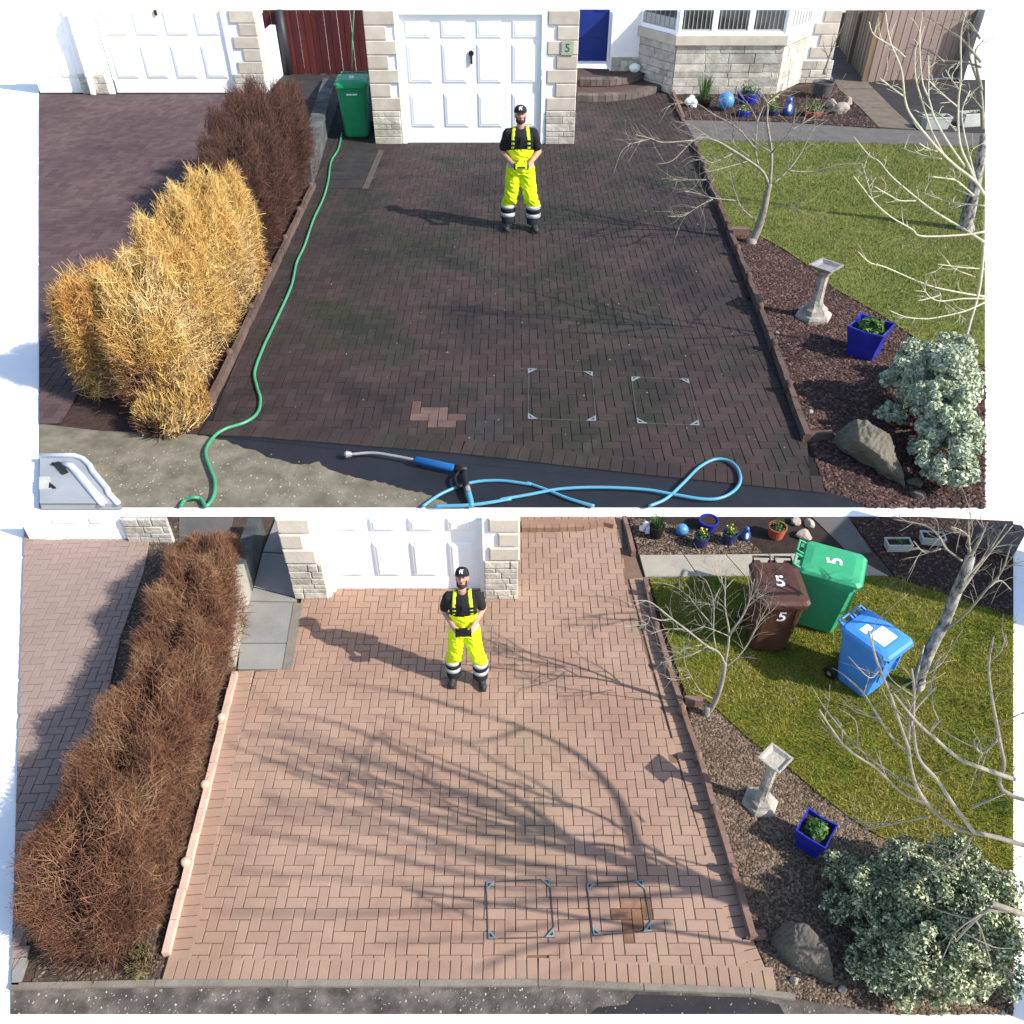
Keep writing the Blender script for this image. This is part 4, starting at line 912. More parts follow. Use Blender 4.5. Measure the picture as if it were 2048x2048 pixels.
for zz in ((zat(YD, T3(0, 300)[1])), zat(YD, T3(0, 95)[1])):
    m.frustum(xd1 - .42, xd1 - .12, YD + .06, zz, zz + .5 if zz < 1 else zz + .06, .02, .012); m.frustum(xd0 - .3, xd0 + .05, YD + .06, zz, zz + .5 if zz < 1 else zz + .06, .02, .012)
d = m.build('entrance_door', 'blue_door', house)
MB().box(xd0 - .4, xd1, YD - .02, YD + .059, zs + .06, zs + .12).build('threshold', 'white_paint', d); MB().box(xd1, xd1 + .06, YD, YD + .1, zs, zat(YD, 20)).build('frame', 'door_white', d)
# bay: three stone faces under a white window
bx0, bx1, bx2, bx3 = X(T3, 605, 500, YM), X(T3, 885, 500, YB), X(T3, 1700, 500, YB), X(T3, 1870, 500, YM)
zsill = zat(YB, T3(0, 345)[1]); zw0 = zat(YB, T3(0, 272)[1]); zw1 = zat(YB, 20)
base_poly = [(bx0, YM), (bx1, YB), (bx2, YB), (bx3, YM)]
MB().prism([(bx0 + .05, YM), (bx1 + .03, YB + .04), (bx2 - .03, YB + .04), (bx3 - .05, YM)], .002, zsill).build('bay_core', 'mortar', house)
m = MB()
for a, b in zip(base_poly, base_poly[1:]):
    a, b = np.array(a), np.array(b); L = np.linalg.norm(b - a); q = MB(); stone_courses(q, 0, L, 0, .02, zsill, .2, .62, .035); dd = (b - a) / L; nn = np.array([-dd[1], dd[0]])
    m.add([(a[0] + dd[0] * x + nn[0] * y, a[1] + dd[1] * x + nn[1] * y, z) for x, y, z in q.v], q.f)
m.build('bay_stonework', 'stone', house)
def grow(k): return [(bx0 - k, YM - .005), (bx1 - k * .5, YB - k), (bx2 + k * .5, YB - k), (bx3 + k, YM - .005)]
MB().prism(grow(.10), zsill + .001, zw0 - .001).build('sill', 'quoin', house)
win = MB().prism(grow(.04), zw0, zw0 + .10, top=grow(.0)).build('bay_window', 'door_white', house)
ZQ = lambda p: zat(p[1], 20)
for a, b, n in zip(base_poly, base_poly[1:], (1, 3, 1)):
    a, b = np.array(a), np.array(b); a = a + [0, .03]; b = b + [0, .03]; dd = b - a; L = np.linalg.norm(dd); dd = dd / L; nn = np.array([dd[1], -dd[0]])
    for k in range(n + 1):
        p = a + dd * L * k / n; w = .07; MB().prism([p - dd * w + nn * .04, p + dd * w + nn * .04, p + dd * w - nn * .05, p - dd * w - nn * .05], zw0 + .05, [ZQ(p)] * 4).build('mullion', 'door_white', win)
    for k in range(n):
        p, q = a + dd * (L * k / n + .08), a + dd * (L * (k + 1) / n - .08)
        zz0 = zw0 + .101; MB().prism([p, q, q - nn * .02, p - nn * .02], zz0, [ZQ(p), ZQ(q), ZQ(q), ZQ(p)]).build('pane', 'glass', win)
        mm = MB()
        for j in range(7):
            u = (j + .5) / 7; c = p + (q - p) * u + nn * .012; mm.tube([(c[0], c[1], zz0), (c[0], c[1], ZQ(c) - .01)], .009, 5)
        mm.tube([(p[0] + nn[0] * .012, p[1] + nn[1] * .012, zz0 + .02), (q[0] + nn[0] * .012, q[1] + nn[1] * .012, zz0 + .02)], .012, 5); mm.build('leading', 'blind', win)
        if n == 1: MB().prism([p + nn * .004, q + nn * .004, q + nn * .002, p + nn * .002], zz0 + .03, [ZQ(p) - .02] * 4).build('blind', 'blind', win)
# semicircular brick steps
st = thing('porch_steps', 'two curved brick steps below the blue front door', 'steps', G(T3(500, 760)))
low = [G(T3(*p), 0.0) for p in ((130, 790), (250, 795), (400, 790), (550, 775), (680, 745), (780, 705), (850, 655))]; up_ = [G(T3(*p), .17) for p in ((150, 668), (280, 670), (430, 665), (560, 645), (660, 605), (730, 560))]
back = YM - .01
low = [np.array(p)[:2] for p in smooth_path(low, 3)]; up_ = [np.array(p)[:2] for p in smooth_path(up_, 3)]
MB().prism([tuple(p) for p in low] + [(low[-1][0], back), (low[0][0], back)], .003, .165).build('lower_step', 'step_brick', st)
MB().prism([tuple(p) for p in up_] + [(up_[-1][0], back), (up_[0][0] - .2, back + .4), (up_[0][0] - .2, up_[0][1])], .166, .33).build('upper_step', 'step_brick', st)
for crv, z in ((low, .165), (up_, .33)):
    m = MB()
    for a, b in zip(crv, crv[1:]):
        L = np.linalg.norm(b - a); n = max(1, int(L / .13)); dd = (b - a) / L; nn = np.array([-dd[1], dd[0]])
        for k in range(n):
            p, q = a + dd * (L * k / n + .006), a + dd * (L * (k + 1) / n - .006); m.prism([p - nn * .02, q - nn * .02, q + nn * .28, p + nn * .28], z - .14, z + .012)
    m.build('edge_bricks', 'step_edge', st)
t = thing('doorstep_ornament', 'small white shell ornament on the step by the blue door', 'garden ornament', G(T3(578, 545), .34)); MB().ball(G(T3(578, 525), .44), (.16, .12, .12), 0, 12, 8, .06).build('shell', 'white_paint', t)

# neighbour's garage on the left
YN = float(G(A(300, 178))[1]); ZN = zat(YN, 20)
ng = thing('neighbour_garage', 'white double garage with two panelled doors and a white downpipe on the left', 'garage', G(A(260, 178)))
xa = lambda u, v: X(A, u, v, YN)
m = MB(); x_l = X(T1, 72, 715, YN); xe = X(T1, 1790, 500, YN)
for bx in ((X(T1, 370, 500, YN), X(T1, 590, 500, YN), YN, YN + .16, .002, ZN), (X(T1, 1545, 500, YN), xe, YN, YN + .16, .002, ZN), (xe - .16, xe, YN + .161, YN + 4, .002, ZN - .7)): MB().box(*bx).build('wall', 'render', ng)
m = MB(); zq = zat(YN, T1(0, 570)[1]); stone_courses(m, X(T1, 395, 650, YN), X(T1, 600, 650, YN), YN - .03, .02, zq, .2, .5); m.build('stone_plinth', 'stone', ng); m = MB(); stone_courses(m, X(T1, 1590, 650, YN), xe + .03, YN - .03, .02, zq, .2, .5); m.build('stone_plinth', 'stone', ng)
quoins(ng, xe, -1, YN, zq, ZN, 5)
zn = lambda v: zat(YN, T1(0, v)[1])
garage_door(ng, x_l, X(T1, 365, 500, YN), YN + .05, ZN, 2, [(zn(605), zn(345)), (zn(270), zn(60) - .2)])
g = garage_door(ng, X(T1, 610, 500, YN), X(T1, 1540, 500, YN), YN + .05, ZN, 4, [(zn(612), zn(355)), (zn(280), zn(85))])
MB().box(X(T1, 965, 90, YN) - .03, X(T1, 965, 90, YN) + .03, YN, YN + .05, ZN - .12, ZN - .005).build('handle', 'black', g)
m = MB(); pxx = X(T1, 455, 550, YN); m.tube([(pxx, YN - .12, ZN - .02), (pxx, YN - .12, .1), (pxx + .02, YN - .2, .04)], .075, 12); m.build('downpipe', 'white_pipe', ng, True)
for z in (.5, 1.5): MB().tube([(pxx, YN - .12, z - .04), (pxx, YN - .12, z + .04)], .09, 12).build('pipe_clip', 'white_pipe', ng)
m = MB(); m.tube([(xe + .14, YN + 2.2, zat(YN + 2.2, 20)), (xe + .14, YN + 2.2, .03)], .13, 10); m.build('downpipe', 'grey_pipe', ng, True); MB().box(xe + .001, xe + .012, YN + 2.6, YN + 3.95, .003, ZN - .72).build('painted_shade', 'grey_pipe', ng)  # dark sheet painted in for shade on the side wall

def fence(label, a, b, mat, n, th=.05, name='wooden_fence', z0=.01, gap=.012, ends=None):
    t = thing(name, label, 'fence', (a[0], a[1], 0)); a, b = np.array(a[:2]), np.array(b[:2]); L = np.linalg.norm(b - a); d = (b - a) / L; nn = np.array([-d[1], d[0]]); m = MB()
    for k in range(n):
        p, q = a + d * (L * k / n + gap / 2), a + d * (L * (k + 1) / n - gap / 2); o = nn * (.012 if k % 2 else 0)
        m.prism([p + o, q + o, q + nn * th + o, p + nn * th + o], z0 + random.uniform(0, .02), [zat(p[1], 20), zat(q[1], 20), zat(q[1], 20) - .005, zat(p[1], 20) - .005])
    m.build('boards', mat, t)
    for k in (0, n // 2, n):
        p = a + d * L * k / n + nn * (th + .07); MB().box(p[0] - .05, p[0] + .05, p[1] - .05, p[1] + .05, .003, zat(p[1] + .1, 20) - .05).build('post', mat, t)
    return t
q0, q1 = G(T2(20, 465)), G(T2(620, 470))
fence('dark red vertical board gate behind the green bin', q0, q1, 'fence_red', 15, name='wooden_gate')
fence('weathered tan side fence running back beside the flagged path', G(T4(905, 640)), G(T4(690, 362)), 'fence_tan', 26)
fence('brown board fence facing the mossy lawn behind the pale branches', G(T4(906, 640)), G(T4(1600, 600)), 'fence_brown', 24, gap=.005)
t = thing('neighbour_wall', 'pale rendered house wall at the right end of the brown fence', 'house', G(T4(1600, 590)))
a, b = G(T4(1602, 600)), G(T4(1822, 780)); b = a + (b - a) * .2; m = MB(); m.prism([a[:2], b[:2], (b[0] + .0, b[1] + .1), (a[0], a[1] + .16)], .003, [zat(a[1], 20), zat(b[1], 20), zat(b[1], 20), zat(a[1], 20)]); m.build('wall', 'cement', t)

# hedges of the upper lot, sun and shade painted into their twig colours
def station(px, w, h): q = G(px); return (q[0], q[1], w, h)
hedge('hedge', 'pale spiky sunlight-tinted corner shrub at the left edge beside the golden hedge', 'hedge', [(-5.55, 9.8, .32, 1.1), (-5.3, 9.6, .48, 1.45), (-4.85, 9.3, .48, 1.55)], 26000, .27, .0042, 'twig_gold_lit', 'hedges left of the dark driveway', stem_mat='twig_brown', wild=.75)
hedge('hedge', 'golden sunlight-tinted leafless hedge running along the edge of the dark driveway', 'hedge', [(-4.5, 8.7, .40, 1.15), (-4.52, 9.4, .52, 1.66), (-4.46, 10.6, .48, 1.76), (-4.44, 11.8, .46, 1.74), (-4.40, 13.0, .44, 1.64)], 46000, .27, .0044, 'twig_gold_lit', 'hedges left of the dark driveway', stem_mat='twig_brown', wild=.75)
hedge('hedge', 'rounded shade-tinted dark reddish leafless hedge below the red gate', 'hedge', [(-4.55, 13.3, .5, 1.35), (-4.7, 14.6, .66, 1.7), (-4.8, 16, .74, 1.82), (-4.8, 17.6, .72, 1.74), (-4.8, 18.7, .55, 1.45)], 40000, .27, .0046, 'twig_dark', 'hedges left of the dark driveway')
hedge('grass_tuft', 'clump of dry straw grass at the front corner of the hedge by the street', 'grass clump', [(-4.35, 8.25, .36, .4), (-4.15, 8.65, .36, .5), (-4.1, 9.1, .3, .5)], 5200, .18, .005, 'twig_gold_lit', up=.8)

# bin, man, hoses, lance
q = G(T2(545, 868)); s_b = (X(T2, 605, 500, q[1]) - X(T2, 400, 500, q[1])) / .60 * .97
bin_('green wheelie bin against the garage wall by the red gate', 'green_bin', .06, (q[0] - .02, q[1] + .3, .014), s_b, 'wheelie bins', '5', None, .1, 'scuff')
q = G(A(981, 436)); hm = zat(q[1], A(0, 204)[1])
person('man in yellow hi-vis overalls and black cap holding a yellow controller, dark driveway', (q[0], q[1] + .05, .031), .03, hm / 1.80, ('yellow and black drone controller held by the man on the dark driveway', 'ctl_yellow'), 'men with drone controllers', tilt=-.30, wrist=1.05, turn=.02)
def hose(name, label, pts, r, mat, z=.03, cat='hose'):
    t = thing(name, label, cat, pts[0]); P = smooth_path([np.array(p) for p in pts], 8); m = MB(); m.tube(P, r, 9); m.build('tube', mat, t, True); return t
zh = .055
GHO = [A(668, 20), A(666, 60), A(664, 118)]
hp = [T2(448, 830), T2(425, 930), T2(380, 1010), T2(362, 1130), T2(330, 1240), T2(270, 1370), T2(215, 1530), T2(165, 1640), T2(130, 1790), T2(50, 1930)]
hp2 = [T5(1810, 560), T5(1735, 720), T5(1670, 900), T5(1685, 1010), T5(1712, 1110), T5(1690, 1210), T5(1600, 1280), T5(1450, 1330), T5(1360, 1395), T5(1305, 1500), T5(1340, 1620), T5(1375, 1720), T5(1365, 1830), T5(1310, 1900)]
hose('garden_hose', 'green hose winding down the left edge of the dark driveway to the street', [G(p, zh) for p in hp[:-1]] + [G(p, zh) for p in hp2] + [G(T5(1270, 1850), zh), G(T5(1210, 1838), zh + .03), G(T5(1150, 1860), zh), G(T5(1120, 1904), zh)], .021, 'hose_green')
y0 = float(q1[1]) - 1.2
hose('hose_drop', 'thin hose hanging from above behind the green bin', [V(A(668, 20), y0), V(A(665, 70), y0), V(A(664, 132), y0)], .016, 'hose_green')
Z7 = lambda u, v: T7(u, v)
b1 = [T6(1190, 1562), T6(1330, 1470), T6(1520, 1400), T6(1720, 1384), T6(1932, 1410), T7(190, 1125), T7(330, 1175), T7(480, 1235), T7(650, 1284)]
hose('pressure_hose', 'light blue pressure hose arching across the dark street behind the lance grip', [G(p, .045) for p in b1], .0185, 'hose_blue')
b2 = [T6(1270, 1560), T6(1540, 1550), T6(1800, 1510), T7(0, 1240), T7(200, 1205), T7(420, 1165), T7(700, 1155), T7(1000, 1170), T7(1180, 1200), T7(1400, 1235), T7(1530, 1225), T7(1630, 1165), T7(1660, 1090), T7(1630, 1010), T7(1560, 965), T7(1470, 965), T7(1370, 1020), T7(1270, 1120), T7(1150, 1230), T7(1030, 1284)]
hose('pressure_hose', 'light blue pressure hose looping onto the front corner of the dark driveway', [G(p, .065) for p in b2], .0185, 'hose_blue')
t = thing('pressure_lance', 'pressure washer lance with blue sleeve and black trigger lying on the dark street', 'pressure lance', G(T6(1300, 1270)))
zl = .09
MB().tube(smooth_path([G(T6(*p), zl) for p in ((690, 1203), (850, 1193), (1000, 1215), (1140, 1242))], 5), .018, 8).build('rod', 'lance_steel', t, True)
MB().tube([G(T6(655, 1203), zl), G(T6(668, 1203), zl), G(T6(700, 1203), zl)], [.03, .045, .03], 10).build('nozzle', 'lance_steel', t)
MB().tube([G(T6(1135, 1242), zl), G(T6(1150, 1245), zl), G(T6(1400, 1298), zl), G(T6(1420, 1302), zl)], [.03, .05, .05, .035], 10).build('sleeve', 'lance_blue', t, True)
m = MB(); m.tube([G(T6(1415, 1300), zl), G(T6(1500, 1310), zl)], .05, 8); m.tube(smooth_path([G(T6(1490, 1310), zl), G(T6(1480, 1360), zl), G(T6(1500, 1430), zl)], 3), .036, 8)
m.tube(smooth_path([G(T6(1440, 1320), zl), G(T6(1415, 1370), zl), G(T6(1440, 1425), zl), G(T6(1470, 1400), zl), G(T6(1465, 1330), zl)], 4), .016, 8); m.build('trigger_grip', 'black', t, True)
MB().tube([G(T6(1500, 1425), zl), G(T6(1510, 1470), zl)], .03, 8).build('coupling', 'lance_steel', t)
MB().tube(smooth_path([G(T6(1508, 1465), zl), G(T6(1522, 1520), .07), G(T6(1528, 1560), .06)], 4), .032, 9).build('hose_end', 'hose_blue', t, True)

# corner of a parked vehicle at the lower left
t = thing('parked_van', 'pale silver rear corner of a vehicle at the street edge, left', 'van', G(T5(300, 1700)))
zv = .10; vo = [(72, 1524), (335, 1520), (400, 1545), (455, 1592), (478, 1640), (590, 1765), (596, 1800), (672, 1885), (72, 1885)]
vi = [(72, 1600), (250, 1596), (310, 1610), (350, 1660), (545, 1885), (72, 1885)]
vp = XY([G(T5(*p), zv) for p in vo]); vq = XY([G(T5(*p), zv) for p in vi])
MB().prism(vp, .02, zv).build('body', 'van', t)
m = MB()
for c0, c1 in (((335, 1522), (680, 1885)), ((290, 1600), (560, 1885))):
    pth = [G(T5(*p), zv + .01) for p in (((72, 1530), (330, 1528), (395, 1552), (445, 1600), (470, 1650), (575, 1775), (585, 1808), (655, 1882)) if c0[0] == 335 else ((250, 1598), (310, 1612), (360, 1665), (450, 1775), (545, 1882)))]
    m.tube(pth, .032 if c0[0] == 335 else .045, 8)
m.build('rim', 'van_rim', t, True)
m = MB(); m.prism(vq, zv - .01, zv + .004); m.build('inner_panel', 'van', t)
m = MB(); m.tube([G(T5(165, 1590), zv + .02), G(T5(245, 1588), zv + .02)], .02, 8); m.tube([G(T5(205, 1590), zv + .02), G(T5(262, 1655), zv + .02)], .035, 8); m.build('latch', 'black', t)
MB().prism(XY([G(T5(*p), zv) for p in ((72, 1695), (150, 1692), (165, 1780), (72, 1785))]), zv, zv + .02).build('number_plate', 'trough', t)
MB().prism(XY([G(T5(*p), zv) for p in ((150, 1735), (197, 1775), (145, 1778))]), zv + .004, zv + .024).build('recess', 'black', t)

# manhole covers, birdbath, planter, boulder, bushes
manhole('square recessed cover with steel corners, left one in the dark driveway', [G(T7(*p), .031) for p in ((190, 335), (640, 358), (665, 700), (190, 683))], .033, 1.35, 'covers in the dark driveway')
manhole('recessed cover with blue grey triangular corners, right one in the dark driveway', [G(T7(*p), .031) for p in ((902, 392), (1302, 408), (1380, 730), (945, 715))], .033, 1.35, 'covers in the dark driveway')
q = G(T8(765, 735)); birdbath('stone birdbath standing in dark bark beside the mossy lawn', (q[0], q[1], .01), zat(q[1], T8(0, 415)[1]) + .02, .92, .75, ('cast_stone', 'cast_grey'), 'birdbaths')
q = G(T8(1085, 985)); planter('square cobalt blue planter with green plants on the dark bark bed', (q[0] + .02, q[1] + .12, .012), .50, .42, .9, 'square planters', .06)
bp = [G(T8(*p), .0) for p in ((885, 1515), (960, 1575), (1150, 1685), (1335, 1790))] + [G(T8(*p), z) for *p, z in ((1000, 1425, .30), (1040, 1365, .42), (1095, 1372, .44), (1235, 1475, .38), (1290, 1600, .26), (1325, 1730, .12), (1060, 1500, .36), (1180, 1590, .30))]
bp += [np.array([p[0], p[1] + .25, 0]) for p in bp[4:9]]
hull_rock('boulder', 'large mossy boulder at the street corner of the dark bark bed', bp, 'rock', 5, .035)
SB = lambda u, v, z, r: (np.array(G(T8(u, v), z)), r)
bush('silver_shrub', 'pale silver green shrub beside the mossy boulder', [SB(1520, 1090, .6, .44), SB(1470, 1090, .5, .40), SB(1570, 1300, .5, .36), SB(1560, 1200, .5, .40), SB(1640, 960, .5, .25), SB(1320, 1150, .32, .25), SB(1590, 1420, .45, .32), SB(1560, 1290, .45, .34), SB(1590, 1590, .35, .32), SB(1590, 1480, .3, .26), SB(1670, 1450, .38, .22), SB(1250, 1340, .2, .16), SB(1460, 1560, .18, .16), SB(1570, 1720, .2, .2), SB(1660, 1720, .25, .2), SB(1600, 1450, .45, .34)], 90000, .027, 'leaf_silver')
for (u, v, z) in ((420, 640, 0), (540, 840, 0), (745, 1330, 0), (440, 670, 0)):
    q = G(T8(u, v)); rock('garden_stone', 'small pale stone lying on the dark bark bed by the edging', (q[0], q[1], .03), (.045, .035, .03), 'pebble', 0, u, 'pale stones on the dark bark', 2)
m_rocks = [(T8(1385, 1780), .10), (T8(1410, 1855), .09)]
for i, (p, r) in enumerate(m_rocks): q = G(p); rock('garden_stone', ('rounded brown stone below the mossy boulder', 'smaller pinkish stone at the street corner below the boulder')[i], (q[0], q[1], .04), (r, r * .8, r * .7), 'rock_b', 0, i, None, 3)

# bare trees of the upper lot
def VV(f, pts, Y0, Y1=None, j=0.0):
    Y1 = Y0 if Y1 is None else Y1; n = len(pts); return [V(f(*p), Y0 + (Y1 - Y0) * i / max(1, n - 1) + random.uniform(-j, j)) for i, p in enumerate(pts)]
Y = float(G(T3(1475, 1880))[1])
tr = VV(T3, [(1475, 1885), (1540, 1740), (1580, 1600), (1605, 1480), (1622, 1420)], Y)
L = [([(1622, 1430), (1635, 1180), (1600, 950), (1600, 800), (1520, 680), (1420, 620)], 1., .4), ([(1635, 1180), (1780, 1010), (1825, 830)], .6, -.3), ([(1780, 1010), (1930, 920), (2000, 870)], .45, .2), ([(1615, 1430), (1560, 1320), (1440, 1230), (1300, 1140), (1180, 1080), (1040, 1080), (870, 1240), (730, 1270)], .95, -.5), ([(1040, 1085), (800, 1100), (700, 1070), (580, 1040)], .45, -.4), ([(700, 1070), (600, 1100), (520, 1110)], .3, -.4),
     ([(1440, 1240), (1300, 1150), (1120, 1040), (1000, 960), (880, 940)], .5, .3), ([(1530, 1270), (1510, 1150), (1520, 950), (1470, 830), (1400, 740)], .6, .5), ([(1520, 950), (1570, 830), (1620, 760)], .4, .3), ([(1650, 1420), (1760, 1320), (1850, 1200), (1925, 1060), (1990, 950)], .6, .4), ([(1760, 1320), (1930, 1330), (2060, 1300), (2180, 1270), (2340, 1265)], .55, -.2),
     ([(1510, 1150), (1370, 990), (1180, 880), (1040, 800), (800, 805)], .5, .6), ([(1500, 1700), (1400, 1600), (1350, 1480), (1310, 1330)], .5, -.4), ([(1360, 1550), (1180, 1530), (1040, 1490), (960, 1480)], .4, -.5), ([(1180, 1540), (1080, 1590), (950, 1670), (830, 1670)], .35, -.6), ([(1470, 1240), (1300, 1290), (1120, 1335)], .4, -.5), ([(1330, 1190), (1180, 1255), (1090, 1210)], .4, -.5), ([(1600, 1620), (1750, 1580), (1870, 1590)], .3, -.3), ([(1460, 1210), (1350, 1120), (1340, 1020), (1370, 950)], .45, .4), ([(1130, 1390), (1000, 1390), (880, 1390)], .25, -.5), ([(1600, 800), (1680, 740), (1760, 680)], .4, .5), ([(1635, 1180), (1540, 1120), (1430, 1040)], .4, .2)]
tree('bare_tree', 'small bare pale tree at the edge of the dark driveway and mossy lawn', tr, [(VV(T3, p, Y, Y + dy, .04), k) for p, k, dy in L], ('bark_pale', 'bark_pale'), r=(.078, .04), lr=.028, tip=.0045, twig=11, tl=.55)
YR = float(G(T8(1700, 990))[1]) - .1
tr = VV(T8, [(1690, 960), (1745, 760), (1800, 560), (1828, 330), (1836, 150), (1836, 60)], YR, YR - .1)
LT = {'A': ([(1810, 1870), (1700, 1800), (1600, 1740), (1420, 1630), (1300, 1540), (1100, 1370), (1000, 1250), (920, 1200), (800, 1055)], 1), 'B': ([(1812, 1790), (1650, 1815), (1330, 1825), (1250, 1770), (1080, 1670), (950, 1550), (870, 1450), (800, 1360)], .8), 'C': ([(950, 1550), (930, 1480), (865, 1265)], .5), 'D': ([(1280, 1550), (1160, 1550), (1080, 1510), (960, 1440)], .5), 'E': ([(1812, 1590), (1600, 1570), (1460, 1540), (1320, 1480)], .6),
      'F': ([(1810, 1500), (1740, 1400), (1600, 1290), (1500, 1200), (1400, 1090), (1250, 900), (1200, 780), (1180, 600), (1155, 490), (1080, 310), (1045, 95)], 1.15), 'G': ([(1660, 1290), (1530, 1100), (1430, 920), (1380, 760), (1330, 620), (1310, 300), (1335, 95)], .9), 'H': ([(1760, 1430), (1700, 1300), (1620, 1100), (1610, 800), (1630, 600), (1630, 280), (1668, 95)], .9), 'I': ([(1740, 1380), (1690, 1180), (1650, 1000), (1640, 850), (1700, 700)], .7), 'J': ([(1500, 1200), (1400, 1000), (1330, 780), (1280, 600), (1275, 400), (1300, 330)], .6), 'K': ([(1480, 1230), (1300, 1190), (1170, 1145)], .6),
      'L': ([(1730, 1510), (1600, 1400), (1520, 1380), (1410, 1365)], .6), 'M': ([(1720, 1515), (1580, 1460)], .5), 'N': ([(1190, 745), (1100, 680), (1005, 605)], .5), 'O': ([(1380, 760), (1380, 600), (1380, 430)], .45), 'P': ([(1610, 830), (1480, 720), (1380, 620)], .45), 'Q': ([(1590, 1010), (1520, 930), (1440, 870)], .5), 'W': ([(1200, 440), (1120, 370), (960, 270), (920, 170)], .3), 'X': ([(1620, 700), (1560, 620), (1510, 540)], .45), 'Z': ([(1450, 1170), (1380, 1150), (1310, 1110)], .45)}
lim = [(VV(T4, p, YR - .2, YR + (.6, -.5)[i % 2], .03), k) for i, (p, k) in enumerate(LT.values())]
for p, k in (([(1835, 600), (1700, 580), (1480, 530), (1220, 420), (1120, 390), (1045, 320)], .8), ([(1835, 615), (1700, 615), (1560, 630), (1490, 600), (1455, 550)], .6), ([(1835, 640), (1720, 690), (1600, 720), (1480, 740), (1350, 730), (1245, 690)], .7), ([(1560, 620), (1640, 680), (1715, 745)], .45), ([(1835, 430), (1700, 420), (1545, 400)], .4), ([(1500, 550), (1560, 590), (1420, 630)], .35), ([(1480, 530), (1470, 500)], .3), ([(1780, 480), (1650, 430), (1600, 380)], .3)): lim.append((VV(T8, p, YR, YR - .5, .03), k))
tree('bare_tree', 'tree with pale cream upswept branches in front of the brown fence', tr, lim, ('bark_cream', 'bark_cream'), r=(.021, .018), lr=.0155, tip=.0055, twig=6, tl=.22)
YW = float(G(T4(1655, 1780))[1])
tree('birch_tree', 'grey trunked birch on the mossy lawn beside the pale branches', VV(T4, [(1655, 1785), (1710, 1550), (1760, 1330), (1790, 1180), (1800, 1040)], YW), [(VV(T4, p, YW, YW + .5, .05), k) for p, k in (([(1800, 1000), (1780, 700), (1700, 450), (1690, 250)], 1), ([(1790, 700), (1740, 420), (1810, 300)], .8), ([(1785, 480), (1660, 330), (1560, 250), (1370, 130)], .7), ([(1790, 520), (1640, 480), (1340, 465)], .6), ([(1800, 850), (1650, 700), (1380, 620)], .5), ([(1780, 300), (1700, 180), (1640, 100)], .6), ([(1500, 480), (1400, 400), (1240, 340)], .4))], ('bark_birch', 'bark_grey'), r=(.135, .05), lr=.036, tip=.006, twig=8, tl=.5)

# pots by the upper bay window
def pot_px(label, f, base, wpx, top, mat, **k):
    q = G(f(*base)); w = wpx * mpp(q); h = max(.08, zat(q[1], f(0, top)[1])); return round_pot(label, (q[0], q[1] + w * .3, .02), w, h, mat, group='pots by the bay window', **k)
pot_px('dark pot of tall green grass blades below the bay window', T3, (1110, 835), 32, 770, 'black', plant='grass', ph=.62, pw=.36)
q = G(T3(1012, 830)); t = thing('white_flower', 'small white ornament at the corner of the pot bed by the front step', 'garden ornament', q); m = MB()
for d in ((-.09, 0, .14), (.08, -.02, .12), (.0, .05, .2), (.05, -.05, .05)): m.ball(np.array(q) + d, .09, 0, 10, 6, .1)
m.build('blooms', 'white_paint', t)
q = G(T3(1280, 870)); globe('round sky blue glazed ball below the bay window, left of the blue bowls', np.array(q) + [0, .15, .24], .21, 'glaze_sky')
pot_px('big cobalt blue bowl with green bush against the bay stonework', T3, (1455, 815), 44, 735, 'glaze_blue', plant='leafy', pw=.32)
pot_px('small purple blue pot in front of the big blue bowl', T3, (1420, 912), 28, 870, 'glaze_blue', plant='lime', pw=.17)
pot_px('navy pot with yellow flowers right of the purple blue pot', T3, (1640, 905), 30, 860, 'glaze_navy', plant='daffodil', ph=.3, pw=.2)
q = G(T3(1760, 905)); bird('blue glazed bird ornament with white belly right of the navy pot', (q[0], q[1] + .1, .02), .42)
pot_px('low red planter with green leaves beside the stacked rocks', T4, (490, 915), 40, 870, 'terracotta', plant='leafy', pw=.3)
pot_px('big grey pot holding a bare sapling at the house corner', T4, (560, 770), 42, 650, 'grey_pot')
q = G(T4(560, 740)); b = np.array([q[0], q[1] + .25, .5]); tree('sapling', 'thin bare sapling growing from the big grey pot', [b, b + [.02, 0, .25], b + [.05, 0, .5]], [([b + [.03, 0, .35], b + [-.15, .0, .6], b + [-.2, 0, .75]], 1), ([b + [.04, 0, .4], b + [.12, 0, .8], b + [.22, 0, 1.15]], 1), ([b + [.05, 0, .5], b + [.03, .05, .9]], .8)], ('bark_grey', 'bark_grey'), cat='sapling', r=(.035, .02), lr=.018, tip=.006, twig=3, tl=.3, base=b)
for i, (u, v, r) in enumerate(((705, 890, .19), (755, 835, .15), (640, 850, .15))): q = G(T4(u, v)); rock('garden_stone', ('largest pale rock of the cluster right of the red planter', 'pale rock at the back of the cluster beside the flagged path', 'smaller grey rock between red planter and rock cluster')[i], (q[0], q[1] + .1, .1), (r * 1.15, r, r), 'pebble', i, 20 + i, None, 3)
q = G(T4(1440, 1010)); trough('white plant trough nearer the mossy lawn, behind pale branches', (q[0], q[1] + .15, .02), .62, .32, .28, .05, 'troughs by the brown fence')
q = G(T4(1715, 985)); trough('pale plant trough at the foot of the rendered wall, right', (q[0] - .05, q[1] + .1, .02), .55, .32, .3, .2, 'troughs by the brown fence')

